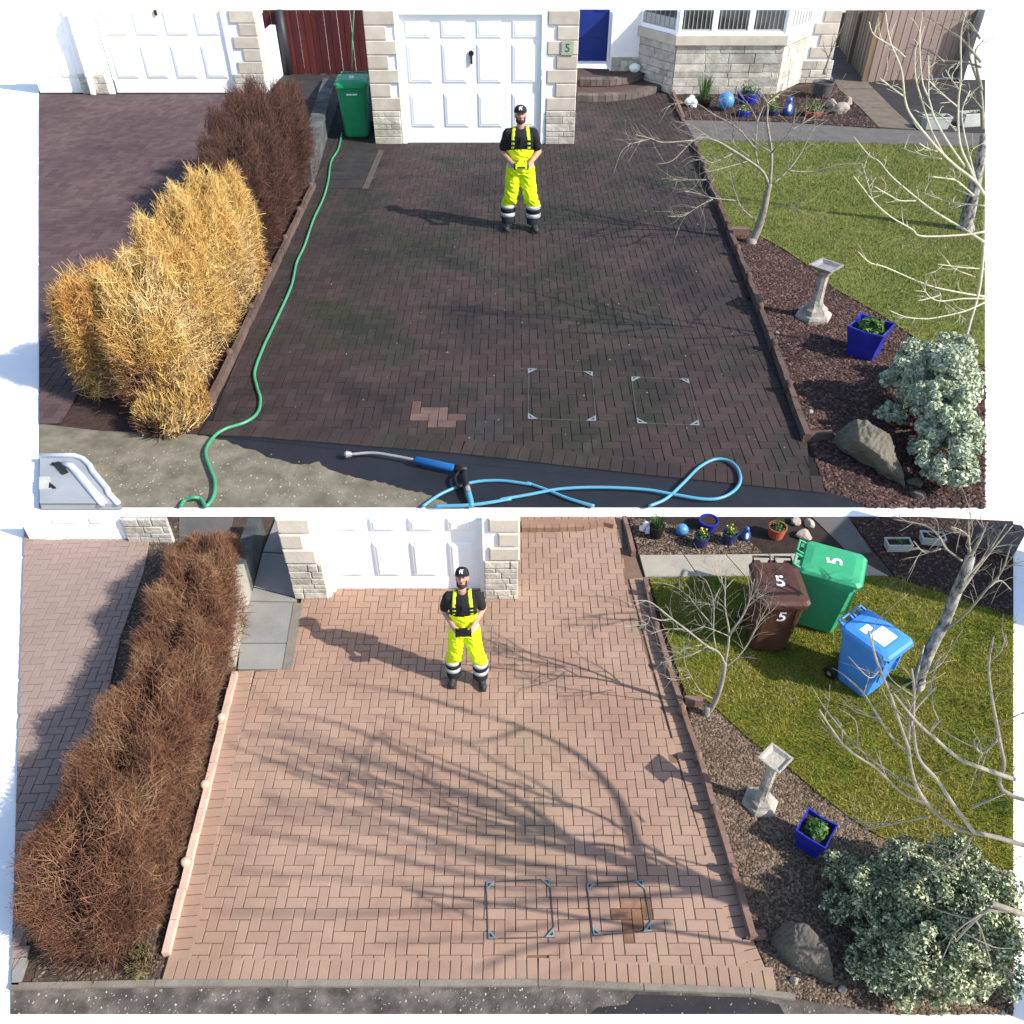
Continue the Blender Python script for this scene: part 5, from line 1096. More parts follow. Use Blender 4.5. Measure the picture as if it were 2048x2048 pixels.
# ================================================================== lower lot: the paving after washing
e = 20                                                                 # sheets start at 2048-row 1033
TOPB = 1033 * 1932 / 2048
ground('garden_soil', A, [(20, 1913), (1912, 1913), (1912, 983), (1740, TOPB), (47, TOPB)], .006, 'soil_tan')
ground('road', A, [(20, 1866), (294, 1860), (792, 1860), (1015, 1859), (1415, 1876), (1569, 1893), (1640, 1905), (1700, 1913), (20, 1913)], .010, 'road_b')
m = MB(); m.prism(XY(GL(A, [(1200, 1876), (1185, 1895), (1130, 1900), (1115, 1913), (1480, 1913), (1470, 1895), (1420, 1882)], .014)), .011, .0135); struct('dark_road_patch', m, 'pad_dirty')
v, f = chips(GL(A, [(22, 1868), (1015, 1864), (1400, 1880), (1560, 1900), (1600, 1912), (22, 1912)], .012), 420, .013, .010); tag(mesh_np('grit', v, f, 'grit'), kind='stuff')
KB = [G(A(*p), .02) for p in ((21, 1862), (294, 1856), (792, 1856), (1015, 1855), (1415, 1871), (1500, 1882))]
t = thing('street_kerb', 'pale stone kerb along the front of the clean pink driveway', 'kerb', KB[2])
m = MB()
for a, b in zip(KB, KB[1:]):
    a, b = np.array(a[:2]), np.array(b[:2]); L = np.linalg.norm(b - a); d = (b - a) / L; nn = np.array([-d[1], d[0]]); n = max(1, int(L / .62))
    for k in range(n): p, q = a + d * (L * k / n + .003), a + d * (L * (k + 1) / n - .003); m.prism([p - nn * .02, q - nn * .02, q + nn * .018, p + nn * .018], .004, .040)
m.build('stones', 'kerb', t)
DB = [(300, 1853), (1015, 1852), (1468, 1872), (1418, 1768), (1372, 1610), (1310, 1417), (1270, 1290), (1230, 1160), (1214, 1090), (1197, 1043), (1180, TOPB + 1), (960, TOPB + 1), (960, 1108), (575, 1110), (566, 1140), (545, 1262), (447, 1266), (390, 1480), (316, 1800)]
struct('driveway_bed', MB().prism(XY(GL(A, DB, .03)), .003, .018), 'joint_pink')
sl, sr = [G(A(*p), .03) for p in ((302, 1853), (447, 1266))], [G(A(*p), .03) for p in ((1214, 1090), (1310, 1417), (1418, 1768), (1462, 1862))]
ex = []
fl = [G(A(*p), .03) for p in ((304, 1851), (1015, 1850), (1466, 1869))]
for a, b in zip(fl, fl[1:]): ex += course(a, b, .145, .0725, .005)
fi = [np.array(G(A(*p), .03)) for p in ((316, 1815), (447, 1266))]
ex += [q for q in course(fi[0] + [0, 0, 0], fi[1], -.145, .0725, .005)]
ex += [q for a, b in zip([G(A(*p), .03) for p in ((1214, 1090), (1310, 1417), (1418, 1768))], [G(A(*p), .03) for p in ((1310, 1417), (1418, 1768), (1444, 1830))]) for q in course(a, b, -.145, .0725, .005)]
def quad_fix(q):
    q = np.array(q); a = sum(q[i][0] * q[(i + 1) % 4][1] - q[(i + 1) % 4][0] * q[i][1] for i in range(4)); return q if a > 0 else q[::-1]
ex = [quad_fix(q) for q in ex]
INB = [(352, 1812), (1015, 1812), (1436, 1829), (1386, 1768), (1330, 1610), (1272, 1417), (1235, 1290), (1196, 1160), (1180, 1090), (1175, 1043), (1172, TOPB - 2), (960, TOPB - 2), (960, 1108), (575, 1110), (566, 1140), (545, 1262), (482, 1266), (428, 1480)]
stain = XY(GL(lambda u, v: B6(u, v), [(1085, 460), (1180, 480), (1240, 400), (1330, 410), (1350, 560), (1300, 600), (1180, 600), (1090, 520)], .03))
me = bricks_mesh('driveway', XY(GL(A, INB, .03)), .0725, .153, .010, .022, ['brick_pink', 'brick_stain'], .0042, .0, [(np.array(stain), 1)], cuts=[(G(A(1180, TOPB), .03), G(A(900, TOPB), .03))], extra=ex)
tag(link('driveway', me), kind='structure')
NB = [(46, TOPB), (290, TOPB), (270, 1080), (228, 1200), (205, 1300), (180, 1420), (110, 1600), (50, 1770), (36, 1858), (20, 1862)]
struct('neighbour_driveway_bed', MB().prism(XY(GL(A, NB, .03)), .003, .018), 'joint_neigh_pink')
me = bricks_mesh('neighbour_driveway', XY(GL(A, NB, .03)), .0725, .153, .010, .022, ['brick_neigh_pink'], .0045, .06, cuts=[(G(A(46, TOPB), .03), G(A(20, 1866), .03)), (G(A(290, TOPB), .03), G(A(46, TOPB), .03))])
tag(link('neighbour_driveway', me), kind='structure')
struct('edge_slab', MB().prism(XY([G(B5(*p), .04) for p in ((80, 1655), (130, 1655), (190, 1470), (150, 1460), (84, 1560))]), .004, .04), 'pad_clean')
# slab path by the garage
m = MB()
for k, pts in enumerate((((105, 960), (420, 960), (432, 812), (118, 812)), ((120, 806), (434, 806), (452, 572), (165, 566)), ((167, 560), (452, 566), (446, 548), (196, 484)), ((198, 478), (446, 540), (440, 290), (250, 280)), ((252, 272), (440, 282), (440, 71), (330, 71)))):
    m.prism(XY([G(B2(*p), .034) for p in pts]), .004, .034)
struct('concrete_pad', m, 'pad_clean')
struct('pad_kerb', MB().prism(XY([G(B2(*p), .04) for p in ((366, 960), (420, 960), (484, 578), (432, 570))]), .0345, .040), 'kerb')
m = MB()
for k in range(3): m.prism(XY([G(A(*p), .02) for p in ((338 + 20 * 0, 975 + k * 40 + 1), (440 - k * 8, 975 + k * 40 + 1), (432 - k * 8, 1013 + k * 40), (338, 1013 + k * 40))]), .004, .022)
struct('side_path', m, 'path_grey')
LB = [(1226, 1092), (1425, 1087), (1660, 1088), (1690, 1090), (1912, 1166), (1912, 1640), (1663, 1579), (1619, 1552), (1552, 1502), (1498, 1455), (1411, 1391), (1350, 1334), (1330, 1318), (1296, 1314), (1262, 1210)]
ground('lawn', A, LB, .03, 'lawn_b')
v, f = blades(GL(A, LB, .03), 85000, .035, .006, .028, .7); tag(mesh_np('grass', v, f, 'grass_b'), kind='stuff')
BB = [(1296, 1318), (1330, 1320), (1350, 1336), (1411, 1393), (1498, 1457), (1552, 1504), (1619, 1554), (1663, 1581), (1912, 1642), (1912, 1913), (1700, 1913), (1572, 1895), (1470, 1873), (1420, 1768), (1315, 1417)]
ground('planting_bed', A, BB, .012, 'soil_tan')
v, f = chips(GL(A, BB, .012), 30000, .021, .012); tag(mesh_np('bark_chippings', v, f, 'chip_tan'), kind='stuff')
m = MB(); xs = [(1206, 1047, 1217, 1088), (1290, 1046.5, 1318, 1087), (1370, 1046, 1405, 1086.5), (1450, 1045, 1490, 1086), (1530, 1044, 1575, 1086), (1600, 1043, 1676, 1086)]
for a, b in zip(xs, xs[1:]): m.prism(XY(GL(A, [(a[0] + 1, a[1]), (b[0] - 1, b[1]), (b[2] - 1, b[3]), (a[2] + 1, a[3])], .036)), .004, .036)
struct('paved_path', m, 'path_pale')
struct('flagged_path', MB().prism(XY(GL(A, [(1532, TOPB + .5), (1600, TOPB + .5), (1645, 1042), (1601, 1042.5)], .03)), .004, .03), 'path_grey')
PB = GL(A, [(1186, TOPB + .5), (1530, TOPB + .5), (1598, 1042), (1450, 1044), (1206, 1046)], .03)
struct('pot_bed', MB().prism(XY(PB), .003, .024), 'soil')
v, f = chips([PB[0], G(A(1400, 1010), .03), G(A(1440, 1043), .03), PB[4]], 2600, .024, .022); tag(mesh_np('stone_chippings', v, f, 'chip_tan'), kind='stuff')
struct('side_bed', MB().prism(XY(GL(A, [(1602, TOPB + .5), (1738, TOPB + .5), (1911, 984), (1911, 1164), (1690, 1088)], .02)), .003, .016), 'soil')
v, f = chips(GL(A, [(1602, TOPB + 4), (1738, TOPB + 4), (1908, 988), (1908, 1160), (1690, 1086)], .02), 3000, .03, .014); tag(mesh_np('stone_chippings', v, f, 'chip_dark'), kind='stuff')
HB = GL(A, [(262, 1030), (340, TOPB + .5), (455, 1150), (445, 1268), (312, 1802), (298, 1853), (60, 1862), (110, 1640), (190, 1420), (220, 1250)], .02)
struct('hedge_bed', MB().prism(XY(HB), .003, .014), 'soil_tan')
v, f = chips(HB, 9000, .024, .012); tag(mesh_np('gravel', v, f, 'chip_tan'), kind='stuff')

edging('pale pink brick edging between the brown hedge and the clean driveway', GL(A, [(313, 1800), (357, 1622), (402, 1440), (443, 1268)], .06), .055, .075, 'edge_clean', .62, z0=.004, post_h=.012)
edging('brown pink edging with round post tops along the right side of the clean pink driveway', GL(A, [(1421, 1770), (1375, 1612), (1315, 1418), (1272, 1290), (1232, 1160), (1217, 1092)], .07), .05, .10, 'edge_red', .46, z0=.004, post_h=.03)
edging('short brown edging between the pale path and the washed house step', GL(A, [(1196, 1044), (1178, TOPB + 1)], .07), .05, .10, 'edge_red', 0, z0=.004)
edging('short brick edging in front of the small bare tree by the olive lawn', GL(A, [(1291, 1320), (1326, 1321)], .07), .06, .10, 'edge_red', 0, z0=.004)
edging('short edging at the front of the gravelly bed beside the pointed boulder', [G(B7(365, 1380), .05), G(B7(480, 1372), .05)], .05, .08, 'edge_red', 0, z0=.004)

# garage front, cut low by the upper street
YG2 = float((G(A(568, 1134))[1] + G(A(975, 1128))[1]) / 2); ZB = zat(YG2, 1034)
xb = lambda u, v: float(V(A(u, v), YG2)[0])
h2 = thing('garage', 'white panelled garage front with stone pillars behind the clean pink driveway', 'garage', (0, YG2, 0))
xl, xr, dl, dr = xb(548, 1080), xb(976, 1080), xb(622, 1080), xb(905, 1080)
SETB = .12; ZD = zat(YG2 + SETB, 1034)
for x0, x1 in ((xl, dl - .03), (dr + .035, xr)): MB().prism([(x0, YG2), (x1, YG2), (x1, YG2 + SETB + .04), (x0, YG2 + SETB + .04)], .002, [ZB, ZB, zat(YG2 + SETB + .04, 1034), zat(YG2 + SETB + .04, 1034)]).build('wall', 'render', h2)
m = MB(); m.add([(xl, YG2 + .161, .002), (xl, 6.72, .002), (xl, 6.72, .02), (xl, YG2 + .161, ZB - .13), (xl + .05, YG2 + .161, .002), (xl + .05, 6.72, .002), (xl + .05, 6.72, .02), (xl + .05, YG2 + .161, ZB - .13)], [(0, 1, 2, 3), (7, 6, 5, 4), (3, 2, 6, 7), (0, 3, 7, 4)]); m.build('wall', 'render', h2)
zpl = zat(YG2, B2(0, 340)[1]); zpr = zat(YG2, B2(0, 322)[1])
m = MB(); stone_courses(m, xl - .01, dl - .05, YG2 - .01, .03, zpl, .075, .16, .02); m.build('stone_plinth', 'stone', h2); m = MB(); stone_courses(m, dr + .045, xr + .01, YG2 - .01, .03, zpr, .075, .16, .02); m.build('stone_plinth', 'stone', h2)
quoins(h2, xl, 1, YG2, zpl, ZB, 3, side=.04, d=.022, top=.45); quoins(h2, xr, -1, YG2, zpr, ZB, 3, side=.04, d=.022, top=.42)
zb = lambda v: zat(YG2, B2(0, v)[1])
for bx in ((dl - .029, dl, YG2 + SETB - .05, YG2 + SETB + .03, .02, ZD), (dr, dr + .034, YG2 + SETB - .05, YG2 + SETB + .03, .02, ZD)): MB().box(*bx).build('door_frame', 'door_white', h2)
def small_door(parent, x0, x1, Y, z1, cols, rows):
    m = MB(); m.box(x0, x1, Y, Y + .03, .03, z1); cw = (x1 - x0) / cols
    for za, zb_ in rows:
        for i in range(cols):
            a, b = x0 + cw * i + cw * .16, x0 + cw * (i + 1) - cw * .16; m.frustum(a, b, Y - .001, za, zb_, .022, .016); m.frustum(a + .03, b - .03, Y - .018, za + .03, zb_ - .03, .015, .007)
    return m.build('garage_door', 'door_white', parent)
zb = lambda v: zat(YG2 + SETB, B2(0, v)[1])
small_door(h2, dl, dr, YG2 + SETB, ZD, 4, [(zb(412), zb(215)), (zb(150), zb(71) - .004)])
st = thing('porch_step', 'pink brick step at the top of the clean driveway behind the stone pillar', 'step', G(A(1080, 990)))
SF = [np.array(G(B3(*p), .02))[:2] for p in ((165, 213), (400, 213), (640, 205), (800, 170))]; SF.append(np.array([SF[-1][0] + .1, 6.56]))
yb = 6.64
MB().prism([tuple(p) for p in SF] + [(SF[-1][0], yb), (SF[0][0], yb)], .012, .09).build('step', 'step_pink', st)
m = MB()
for a, b in zip(SF, SF[1:]):
    L = np.linalg.norm(b - a); n = max(1, int(L / .07)); dd = (b - a) / L; nn = np.array([-dd[1], dd[0]])
    for k in range(n):
        p, q = a + dd * (L * k / n + .003), a + dd * (L * (k + 1) / n - .003); m.prism([p - nn * .008, q - nn * .008, q + nn * .05, p + nn * .05], .03, .094)
m.build('edge_bricks', 'step_pink', st)
YN2 = float(G(A(150, 1021))[1]); ZN2 = zat(YN2, 1034)
n2 = thing('neighbour_garage', 'bottom of a white garage door with stone corner above the pale pink paving', 'garage', G(A(150, 1022)))
xn = lambda u, v: float(V(B1(u, v), YN2)[0])
m = MB(); x0 = float(V(A(47.5, 1000), YN2)[0]); x1 = xn(960, 250)
m.box(x0, x1, YN2, YN2 + .03, .03, ZN2); m.box(x0, x1 + .02, YN2 - .01, YN2 + .025, .003, .0295)
for u0, u1 in ((205, 310), (400, 590), (690, 780)): m.frustum(xn(u0, 160), xn(u1, 160), YN2 - .001, zat(YN2, B1(0, 182)[1]), ZN2 - .004, .014, .01)
m.build('garage_door', 'door_white', n2)
m = MB(); stone_courses(m, x1 + .03, xn(1330, 240), YN2 - .02, .01, ZN2, .075, .16, .02); m.build('stone_plinth', 'stone', n2)
t = thing('low_wall', 'pale washed concrete wall between the brown hedge and the slab path', 'garden wall', G(B2(100, 700)))
f0, f1 = np.array(G(B2(95, 955)))[:2], np.array(G(B2(190, 520)))[:2]; d = (f1 - f0); far = f0 + d * 2.4; dn = d / np.linalg.norm(d); nr = np.array([-dn[1], dn[0]])
za, zc = zat(f0[1], B2(0, 800)[1]), zat(f1[1], B2(0, 345)[1])
zc = min(max(zc, .2), .42); za = .16
k = np.linalg.norm(far - f0); zfar = max(.05, zat(far[1], 1035))
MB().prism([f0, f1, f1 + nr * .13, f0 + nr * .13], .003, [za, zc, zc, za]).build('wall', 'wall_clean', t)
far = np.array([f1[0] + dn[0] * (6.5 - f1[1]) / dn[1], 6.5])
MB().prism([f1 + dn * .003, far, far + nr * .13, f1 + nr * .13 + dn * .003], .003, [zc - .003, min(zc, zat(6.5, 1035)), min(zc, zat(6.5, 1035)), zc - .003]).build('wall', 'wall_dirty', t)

# brown hedge
hedge('hedge', 'long brown leafless hedge beside the clean pink driveway', 'hedge', [(-2.74, 2.2, .30, .42), (-2.84, 2.55, .44, .66), (-2.86, 3.0, .42, .74), (-2.82, 3.5, .36, .72), (-2.80, 4.1, .34, .70), (-2.80, 4.7, .35, .70), (-2.85, 5.3, .36, .70), (-2.95, 6.0, .32, .60)], 56000, .15, .0023, 'twig_brown', up=.3, wild=.65)
hedge('grass_tuft', 'small tuft of yellow grass at the kerb end of the brown hedge', 'grass clump', [(-2.50, 2.22, .10, .10), (-2.36, 2.24, .10, .13)], 700, .09, .0025, 'twig_straw', up=.8)
hedge('grass_tuft', 'dry tangled stems along the pale pink edging in front of the brown hedge', 'grass clump', [(-2.50, 2.45, .13, .16), (-2.53, 3.2, .14, .2), (-2.56, 3.9, .12, .16)], 4500, .10, .0020, 'twig_brown')

# man
q = G(A(881, 1292)); hm = zat(q[1], A(0, 1072)[1])
person('man in yellow hi-vis overalls and black cap holding a black controller, clean pink driveway', (q[0], q[1] + .03, .033), .04, (hm / 1.80 * .76, hm / 1.80 * .76, hm / 1.80 * .93), ('black drone controller held by the man on the clean pink driveway', 'black'), 'men with drone controllers', tilt=-.62, wrist=1.08, turn=-.08, near=.07)

# bins on the lawn
def bin_at(label, base, wpx, mat, rz, **k):
    q = G(base); s = wpx * mpp(q) / .5; return bin_(label, mat, rz, (q[0], q[1], .031), s, 'wheelie bins', **k)
bin_at('brown wheelie bin on the olive lawn with white numbers on lid and front', B4(270, 850), 76, 'brown_bin', -.02, num_lid='5', num_front='5', lid_rot=-.05)
bin_at('green wheelie bin on the olive lawn behind the brown bin', B4(585, 735), 76, 'green_bin_sun', 1.15, num_lid='5', lid_rot=.2)
bin_at('blue wheelie bin standing alone on the olive lawn beside the birch', B4(860, 1130), 70, 'blue_bin', .62, mark='label')

manhole('square recessed cover with steel corners, left one in the clean pink driveway', [G(B6(*p), .033) for p in ((385, 303), (762, 285), (792, 632), (397, 642))], .036, .72, 'covers in the clean driveway')
manhole('recessed cover with a rusty stained corner, right one in the clean pink driveway', [G(B6(*p), .033) for p in ((972, 312), (1308, 292), (1364, 598), (1012, 622))], .036, .72, 'covers in the clean driveway')
q = G(B7(445, 640)); birdbath('stone birdbath casting a shadow across the gravelly bed', (q[0], q[1], .01), zat(q[1], B7(0, 385)[1]), .47, .75, ('cast_stone', 'cast_stone'), 'birdbaths')
q = G(B7(735, 905)); planter('square cobalt blue planter with dark leaves on the shaded gravelly bed', (q[0], q[1] + .05, .012), .23, .22, .9, 'square planters', .026)
bp = [G(B7(*p), .0) for p in ((505, 1425), (565, 1505), (690, 1590), (855, 1650))] + [G(B7(*p), z) for *p, z in ((600, 1360, .18), (650, 1312, .27), (705, 1322, .28), (820, 1425, .24), (855, 1540, .13), (640, 1430, .22), (760, 1520, .17))]
bp += [np.array([p[0], p[1] + .1, 0]) for p in bp[4:9]]
hull_rock('boulder', 'pointed grey boulder near the kerb by the variegated shrub', bp, 'rock_b', 9, .018)
SB = lambda u, v, z, r: (np.array(G(B7(u, v), z)), r)
bush('variegated_shrub', 'large cream and dark green variegated shrub beside the pointed boulder', [SB(1420, 1420, .34, .34), SB(1570, 1200, .36, .32), SB(1300, 1200, .3, .28), SB(1480, 1100, .3, .28), SB(1640, 1450, .26, .28), SB(1250, 1450, .24, .25), SB(1100, 1180, .26, .20), SB(1280, 1010, .30, .21), SB(1550, 1010, .34, .22), SB(1690, 1150, .35, .22), SB(1620, 1350, .36, .26), SB(1150, 1400, .22, .18), SB(1200, 1600, .18, .19), SB(1450, 1640, .18, .19), SB(900, 1010, .14, .13), SB(900, 1220, .13, .12), SB(1030, 1530, .1, .12), SB(1720, 1530, .2, .2), SB(1350, 1240, .36, .22), SB(1060, 1060, .2, .15)], 85000, .0135, 'leaf_cream')
q = G(B7(620, 1690))
for i, (u, v) in enumerate(((640, 1640), (910, 1690))): q = G(B7(u, v)); rock('garden_stone', ('small brown stone at the foot of the pointed boulder', 'small pale stone between pointed boulder and variegated shrub')[i], (q[0], q[1], .03), (.035, .03, .025), 'pebble', 0, 70 + i, None, 2)

# bare trees of the lower lot
Y = float(G(B3(1590, 1625))[1])
tr = VV(B3, [(1590, 1625), (1650, 1540), (1695, 1430), (1720, 1340), (1740, 1225)], Y)
L = [([(1740, 1230), (1770, 1000), (1740, 800), (1740, 650), (1745, 500)], 1, .3), ([(1770, 1000), (1880, 850), (1930, 740), (1990, 650)], .7, -.2), ([(1740, 1235), (1690, 1140), (1600, 1090), (1450, 970), (1330, 880), (1160, 750), (1020, 740)], 1, -.3), ([(1330, 880), (1240, 890), (1160, 870), (1130, 920), (950, 940)], .5, -.3), ([(1670, 1130), (1650, 980), (1650, 750), (1600, 600), (1560, 560)], .6, .3), ([(1650, 750), (1700, 640)], .4, .2), ([(1640, 930), (1530, 800), (1440, 690), (1300, 600)], .5, .4), ([(1750, 1250), (1850, 1160), (1930, 1050), (2010, 900), (2120, 800)], .7, .2), ([(1600, 1090), (1500, 1150), (1320, 1200), (1240, 1220)], .45, -.3), ([(1560, 1080), (1440, 1110), (1300, 1190)], .45, -.2),
     ([(1660, 1500), (1560, 1450), (1480, 1330), (1430, 1230), (1420, 1050)], .5, -.2), ([(1470, 1330), (1380, 1350), (1290, 1340)], .35, -.3), ([(1720, 820), (1600, 760), (1420, 745)], .45, .3), ([(1760, 1010), (1640, 960), (1470, 910)], .45, -.1), ([(1450, 960), (1280, 960), (1160, 1000)], .35, -.3), ([(1745, 650), (1690, 560), (1640, 470)], .45, .3), ([(1745, 640), (1810, 570)], .4, .2)]
lim = [(VV(B3, p, Y, Y + dy * .6, .02), k) for p, k, dy in L] + [(VV(B4, p, Y, Y - .15, .02), k) for p, k in (([(190, 850), (310, 630)], .4), ([(170, 650), (260, 580), (350, 530)], .4), ([(60, 830), (170, 650), (220, 470)], .5))]
tree('bare_tree', 'small bare pale tree between the clean pink driveway and the brown bin', tr, lim, ('bark_pale', 'bark_pale'), r=(.026, .016), lr=.0115, tip=.0022, twig=11, tl=.25)
YW = float(G(B4(1240, 1165))[1])
tr = VV(B4, [(1240, 1165), (1300, 1000), (1365, 860), (1430, 740), (1500, 560), (1570, 400), (1590, 330)], YW, YW + .1)
LW = [([(1590, 340), (1580, 220), (1580, 100)], .9), ([(1590, 330), (1650, 220), (1700, 110)], .8), ([(1520, 560), (1620, 420), (1740, 270), (1860, 130)], .9), ([(1420, 800), (1560, 690), (1690, 540), (1790, 420), (1850, 250)], .7), ([(1540, 480), (1680, 330), (1820, 120)], .6), ([(1580, 200), (1530, 160), (1470, 140)], .4), ([(1540, 355), (1440, 280), (1390, 200), (1300, 130), (1100, 90)], .45), ([(1400, 280), (1300, 300), (1230, 230)], .35), ([(1700, 530), (1780, 480), (1850, 540)], .4)]
tree('birch_tree', 'leaning grey birch trunk on the olive lawn right of the blue bin', tr, [(VV(B4, p, YW, YW + (.25, -.25)[i % 2], .03), k) for i, (p, k) in enumerate(LW)], ('bark_birch', 'bark_grey'), r=(.052, .034), lr=.019, tip=.004, twig=7, tl=.25)

# the tall tree at the right edge: its crown reaches into view and shades the driveway
XT = 4.0; hdx, hdy, te = math.cos(SUN_AZ), math.sin(SUN_AZ), math.tan(SUN_EL)
def from_shadow(pts, dx=0.0):
    out = []
    for p in pts:
        g = G(A(*p)); s = (XT + dx - g[0]) / hdx; out.append(np.array([g[0] + s * hdx, g[1] + s * hdy, s * te]))
        dx += random.uniform(-.06, .06)
    return out
fk = from_shadow([(1430, 1705), (1380, 1690), (1300, 1668), (1200, 1637)])
base = np.array([fk[0][0] + .02, fk[0][1] - .02, .0])
trunk = [base, base * .5 + fk[0] * .5 + [.01, 0, 0]] + fk
LS = [([(1205, 1640), (1100, 1600), (1000, 1560), (850, 1495), (700, 1440), (560, 1395), (450, 1385)], 1.0, 0), ([(1200, 1637), (1180, 1570), (1150, 1500), (1080, 1425), (980, 1375), (880, 1345)], 1.0, .1), ([(1150, 1500), (1165, 1430), (1230, 1380)], .5, .1), ([(1080, 1595), (950, 1500), (800, 1440), (640, 1370), (500, 1340)], .7, -.1), ([(1180, 1633), (1000, 1590), (830, 1560), (640, 1490), (480, 1430)], .8, .2), ([(1240, 1652), (1100, 1645), (900, 1610), (700, 1545), (480, 1500)], .7, .1), ([(1260, 1660), (1100, 1665), (900, 1655), (650, 1600), (420, 1560)], .6, -.1), ([(1330, 1680), (1200, 1690), (1000, 1700), (700, 1722), (400, 1720)], .6, .2),
      ([(1250, 1740), (1100, 1765), (980, 1790), (880, 1830)], .5, 0), ([(1000, 1560), (900, 1560), (760, 1530), (600, 1530)], .5, 0), ([(880, 1345), (760, 1310), (640, 1290)], .5, 0), ([(980, 1375), (900, 1400), (780, 1400)], .4, .1)]
LS.pop(2)
def between(a, b, u, n=6):
    f = lambda L, s: (lambda i, r: (L[i][0] + (L[i + 1][0] - L[i][0]) * r, L[i][1] + (L[i + 1][1] - L[i][1]) * r))(min(int(s * (len(L) - 1)), len(L) - 2), s * (len(L) - 1) - min(int(s * (len(L) - 1)), len(L) - 2))
    return [(f(a, s)[0] * (1 - u) + f(b, s)[0] * u + random.uniform(-9, 9), f(a, s)[1] * (1 - u) + f(b, s)[1] * u + random.uniform(-6, 6)) for s in [.25 + .72 * i / (n - 1) for i in range(n)]]
for i, j, u in ((0, 3, .5), (3, 2, .5), (2, 1, .5), (0, 4, .4), (4, 5, .5), (5, 6, .5), (4, 5, .2), (0, 2, .3), (6, 7, .6)): LS.append((between(LS[i][0], LS[j][0], u), .32, random.uniform(-.1, .1)))
limbs = [(from_shadow(p, dx), k * 1.2, .0085 if k > .4 else .006) for p, k, dx in LS]
Yt = 2.25
ent = V(B7(1876, 855), Yt); jn = fk[0] * .6 + trunk[1] * .4
L7 = [([(1876, 855), (1650, 800), (1540, 770), (1450, 700), (1390, 640), (1320, 520), (1285, 330), (1300, 150), (1380, 40), (1440, -20)], .95), ([(1650, 800), (1540, 650), (1440, 500), (1340, 380), (1310, 200), (1315, 0), (1300, -120)], .8), ([(1640, 820), (1580, 920), (1400, 1040), (1200, 1120), (1030, 1200), (990, 1240)], .45), ([(1300, 370), (1200, 280), (1100, 130), (1030, 20), (950, -60)], .45), ([(1390, 640), (1250, 580), (1100, 440), (950, 340), (860, 230), (780, 110)], .45), ([(1340, 570), (1200, 480), (1050, 370), (930, 250), (870, 150)], .4), ([(1400, 710), (1200, 750), (1040, 780)], .35), ([(1285, 330), (1240, 200), (1180, 20), (1110, -150), (1060, -330)], .5), ([(1300, 200), (1310, 60), (1340, -120), (1370, -250)], .45)]
limbs += [([jn, ent * .55 + jn * .45 + [0, 0, .05]] + VV(B7, p, Yt, Yt + .2, .015), k * .5) if i == 0 else (VV(B7, p, Yt, Yt + (.35, .1, .5)[i % 3], .015), k * .42) for i, (p, k) in enumerate(L7)]
e2 = V(B7(1876, 570), Yt + .2)
limbs += [([fk[1], fk[1] * .5 + e2 * .5 + [0, 0, .1]] + VV(B7, [(1876, 600), (1820, 400), (1780, 200), (1745, 0), (1735, -150), (1760, -300)], Yt + .2, Yt + .4, .015), .42), (VV(B7, [(1876, 500), (1700, 440), (1560, 380), (1420, 260), (1330, 180), (1200, 20)], Yt + .2, Yt, .015), .38), ([trunk[1], V(B7(1876, 1240), 1.6)] + VV(B7, [(1830, 1240), (1720, 1240), (1620, 1330), (1550, 1410)], 1.6, 1.6, .01), .4), (VV(B7, [(1640, 660), (1850, 570)], Yt + .3), .3), (VV(B7, [(1780, 280), (1700, 350), (1660, 320), (1650, 270)], Yt + .3), .25)]
tree('bare_tree', 'tall bare tree at the right edge whose crown hangs over the olive lawn', trunk, limbs, ('bark_cream', 'bark_grey'), r=(.12, .06), lr=.034, tip=.005, twig=4, tl=.3, base=base)

# pots by the lower house
def pot_b(label, f, base, wpx, top, mat, **k):
    q = G(f(*base)); w = wpx * mpp(q); h = max(.05, zat(q[1], f(0, top)[1])); return round_pot(label, (q[0], q[1] + w * .25, .022), w, h, mat, group='pots at the top of the lower lot', **k)
pot_b('dark pot with green leaves next to the pale path', B3, (1205, 275), 30, 190, 'black', plant='grass', ph=.16, pw=.12)
q = G(B3(1122, 215)); t = thing('white_flower', 'white flower ornament beside the dark pot above the pale path', 'garden ornament', q); m = MB()
for d in ((-.04, 0, .06), (.03, -.01, .05), (.0, .02, .1), (.02, -.02, .02)): m.ball(np.array(q) + d, .035, 0, 10, 6, .1)
m.build('blooms', 'white_paint', t)
q = G(B3(1405, 262)); globe('round blue glazed ball in shade left of the large blue pot', np.array(q) + [0, .05, .085], .065, 'glaze_sky')
pot_b('large banded blue pot at the back of the lower pot bed', B3, (1608, 214), 38, 150, 'glaze_blue')
pot_b('small blue pot with yellow green shoots in front of the large blue pot', B3, (1550, 345), 30, 265, 'glaze_navy', plant='daffodil', ph=.10, pw=.07)
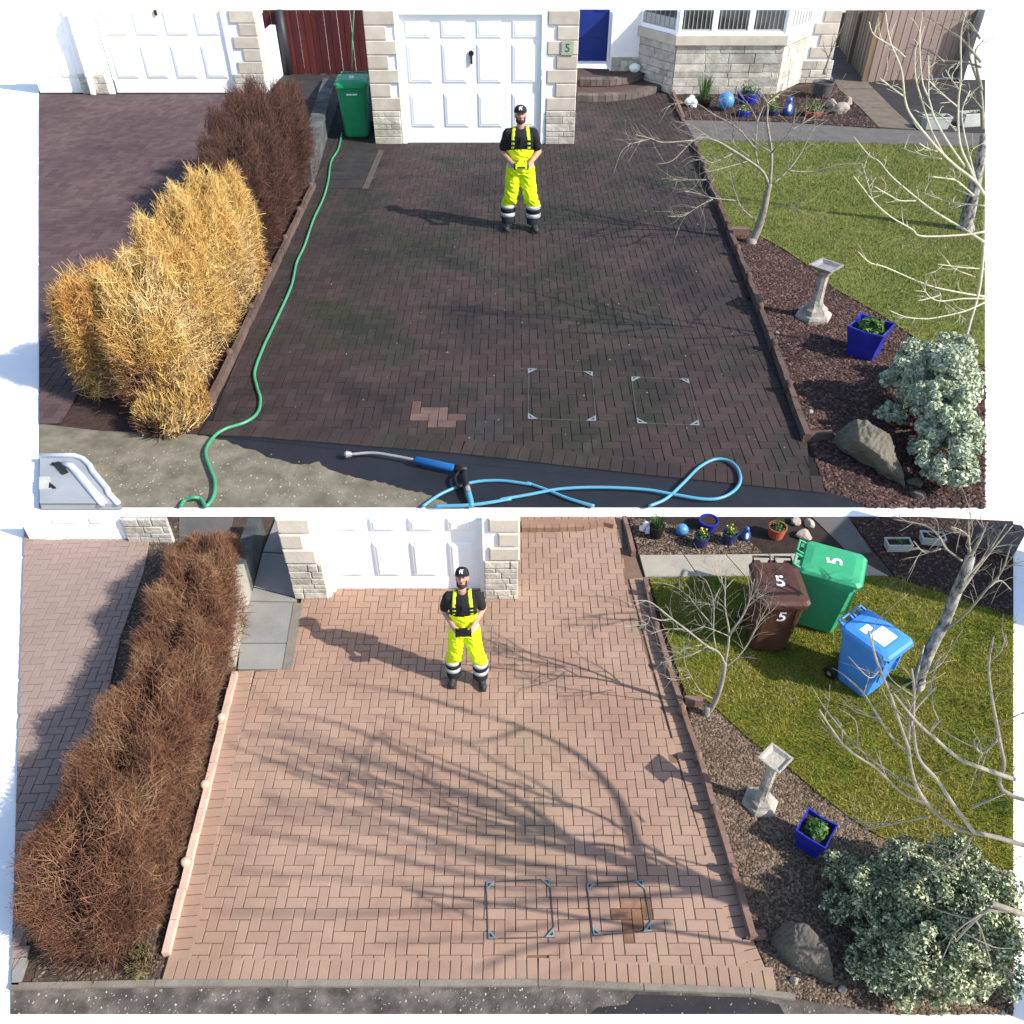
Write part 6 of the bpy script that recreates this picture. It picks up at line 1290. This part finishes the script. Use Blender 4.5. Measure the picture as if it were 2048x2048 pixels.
pot_b('navy pot of yellow daffodils right of the large blue pot', B3, (1770, 322), 30, 240, 'glaze_navy', plant='daffodil', ph=.11, pw=.08)
q = G(B3(1893, 290)); bird('blue glazed bird ornament with pale belly above the pale path', (q[0], q[1] + .03, .02), .17)
pot_b('red rimmed pot with dark plant in the shaded bed', B4, (355, 230), 36, 165, 'terracotta', plant='leafy', pw=.1)
for i, (u, v, r) in enumerate(((530, 230, .085), (480, 140, .06), (570, 150, .06))): q = G(B4(u, v)); rock('garden_stone', ('largest shaded rock beside the flagged path end', 'small rock at the left back of the shaded rock cluster', 'small rock at the right back of the shaded rock cluster')[i], (q[0], q[1] + .03, .05), (r * 1.1, r, r * .8), 'pebble', i, 40 + i, None, 3)
q = G(B4(1130, 310)); trough('white plant trough in shade above the olive lawn, left of the pair', (q[0], q[1] + .06, .018), .26, .13, .10, .0, 'troughs by the shaded wall')
q = G(B4(1345, 265)); trough('pale plant trough in shade nearer the leaning birch, right of the pair', (q[0], q[1] + .05, .018), .24, .13, .10, -.1, 'troughs by the shaded wall')
t = thing('low_grey_wall', 'low grey block wall behind the leaning birch', 'garden wall', G(B4(1700, 300)))
a, b = G(B4(1600, 280)), G(B4(1866, 330)); m = MB()
for k in range(4):
    p, q = a + (b - a) * k / 4, a + (b - a) * ((k + 1) / 4 - .01); m.prism([p[:2], q[:2], (q[0], q[1] + .1), (p[0], p[1] + .1)], .003, [min(.34, max(.03, zat(p[1] + .1, 1046)))] * 2 + [min(.34, max(.03, zat(p[1] + .1, 1046)))] * 2)
m.build('blocks', 'path_grey', t)

# unseen house wall right of view, added and slanted to shade the lower lot
t = thing('neighbour_wall', 'rendered end wall next door, added unseen for its shade, right of the shaded troughs', 'house', (5.7, 4.85, 0))
MB().prism([(5.7, 4.85), (6.0, 4.72), (6.9, 5.57), (6.6, 5.7)], .002, 2.25).build('wall', 'render', t)
MB().prism([(5.66, 4.82), (6.02, 4.67), (6.95, 5.57), (6.58, 5.75)], 2.251, 2.33).build('coping', 'cement', t)
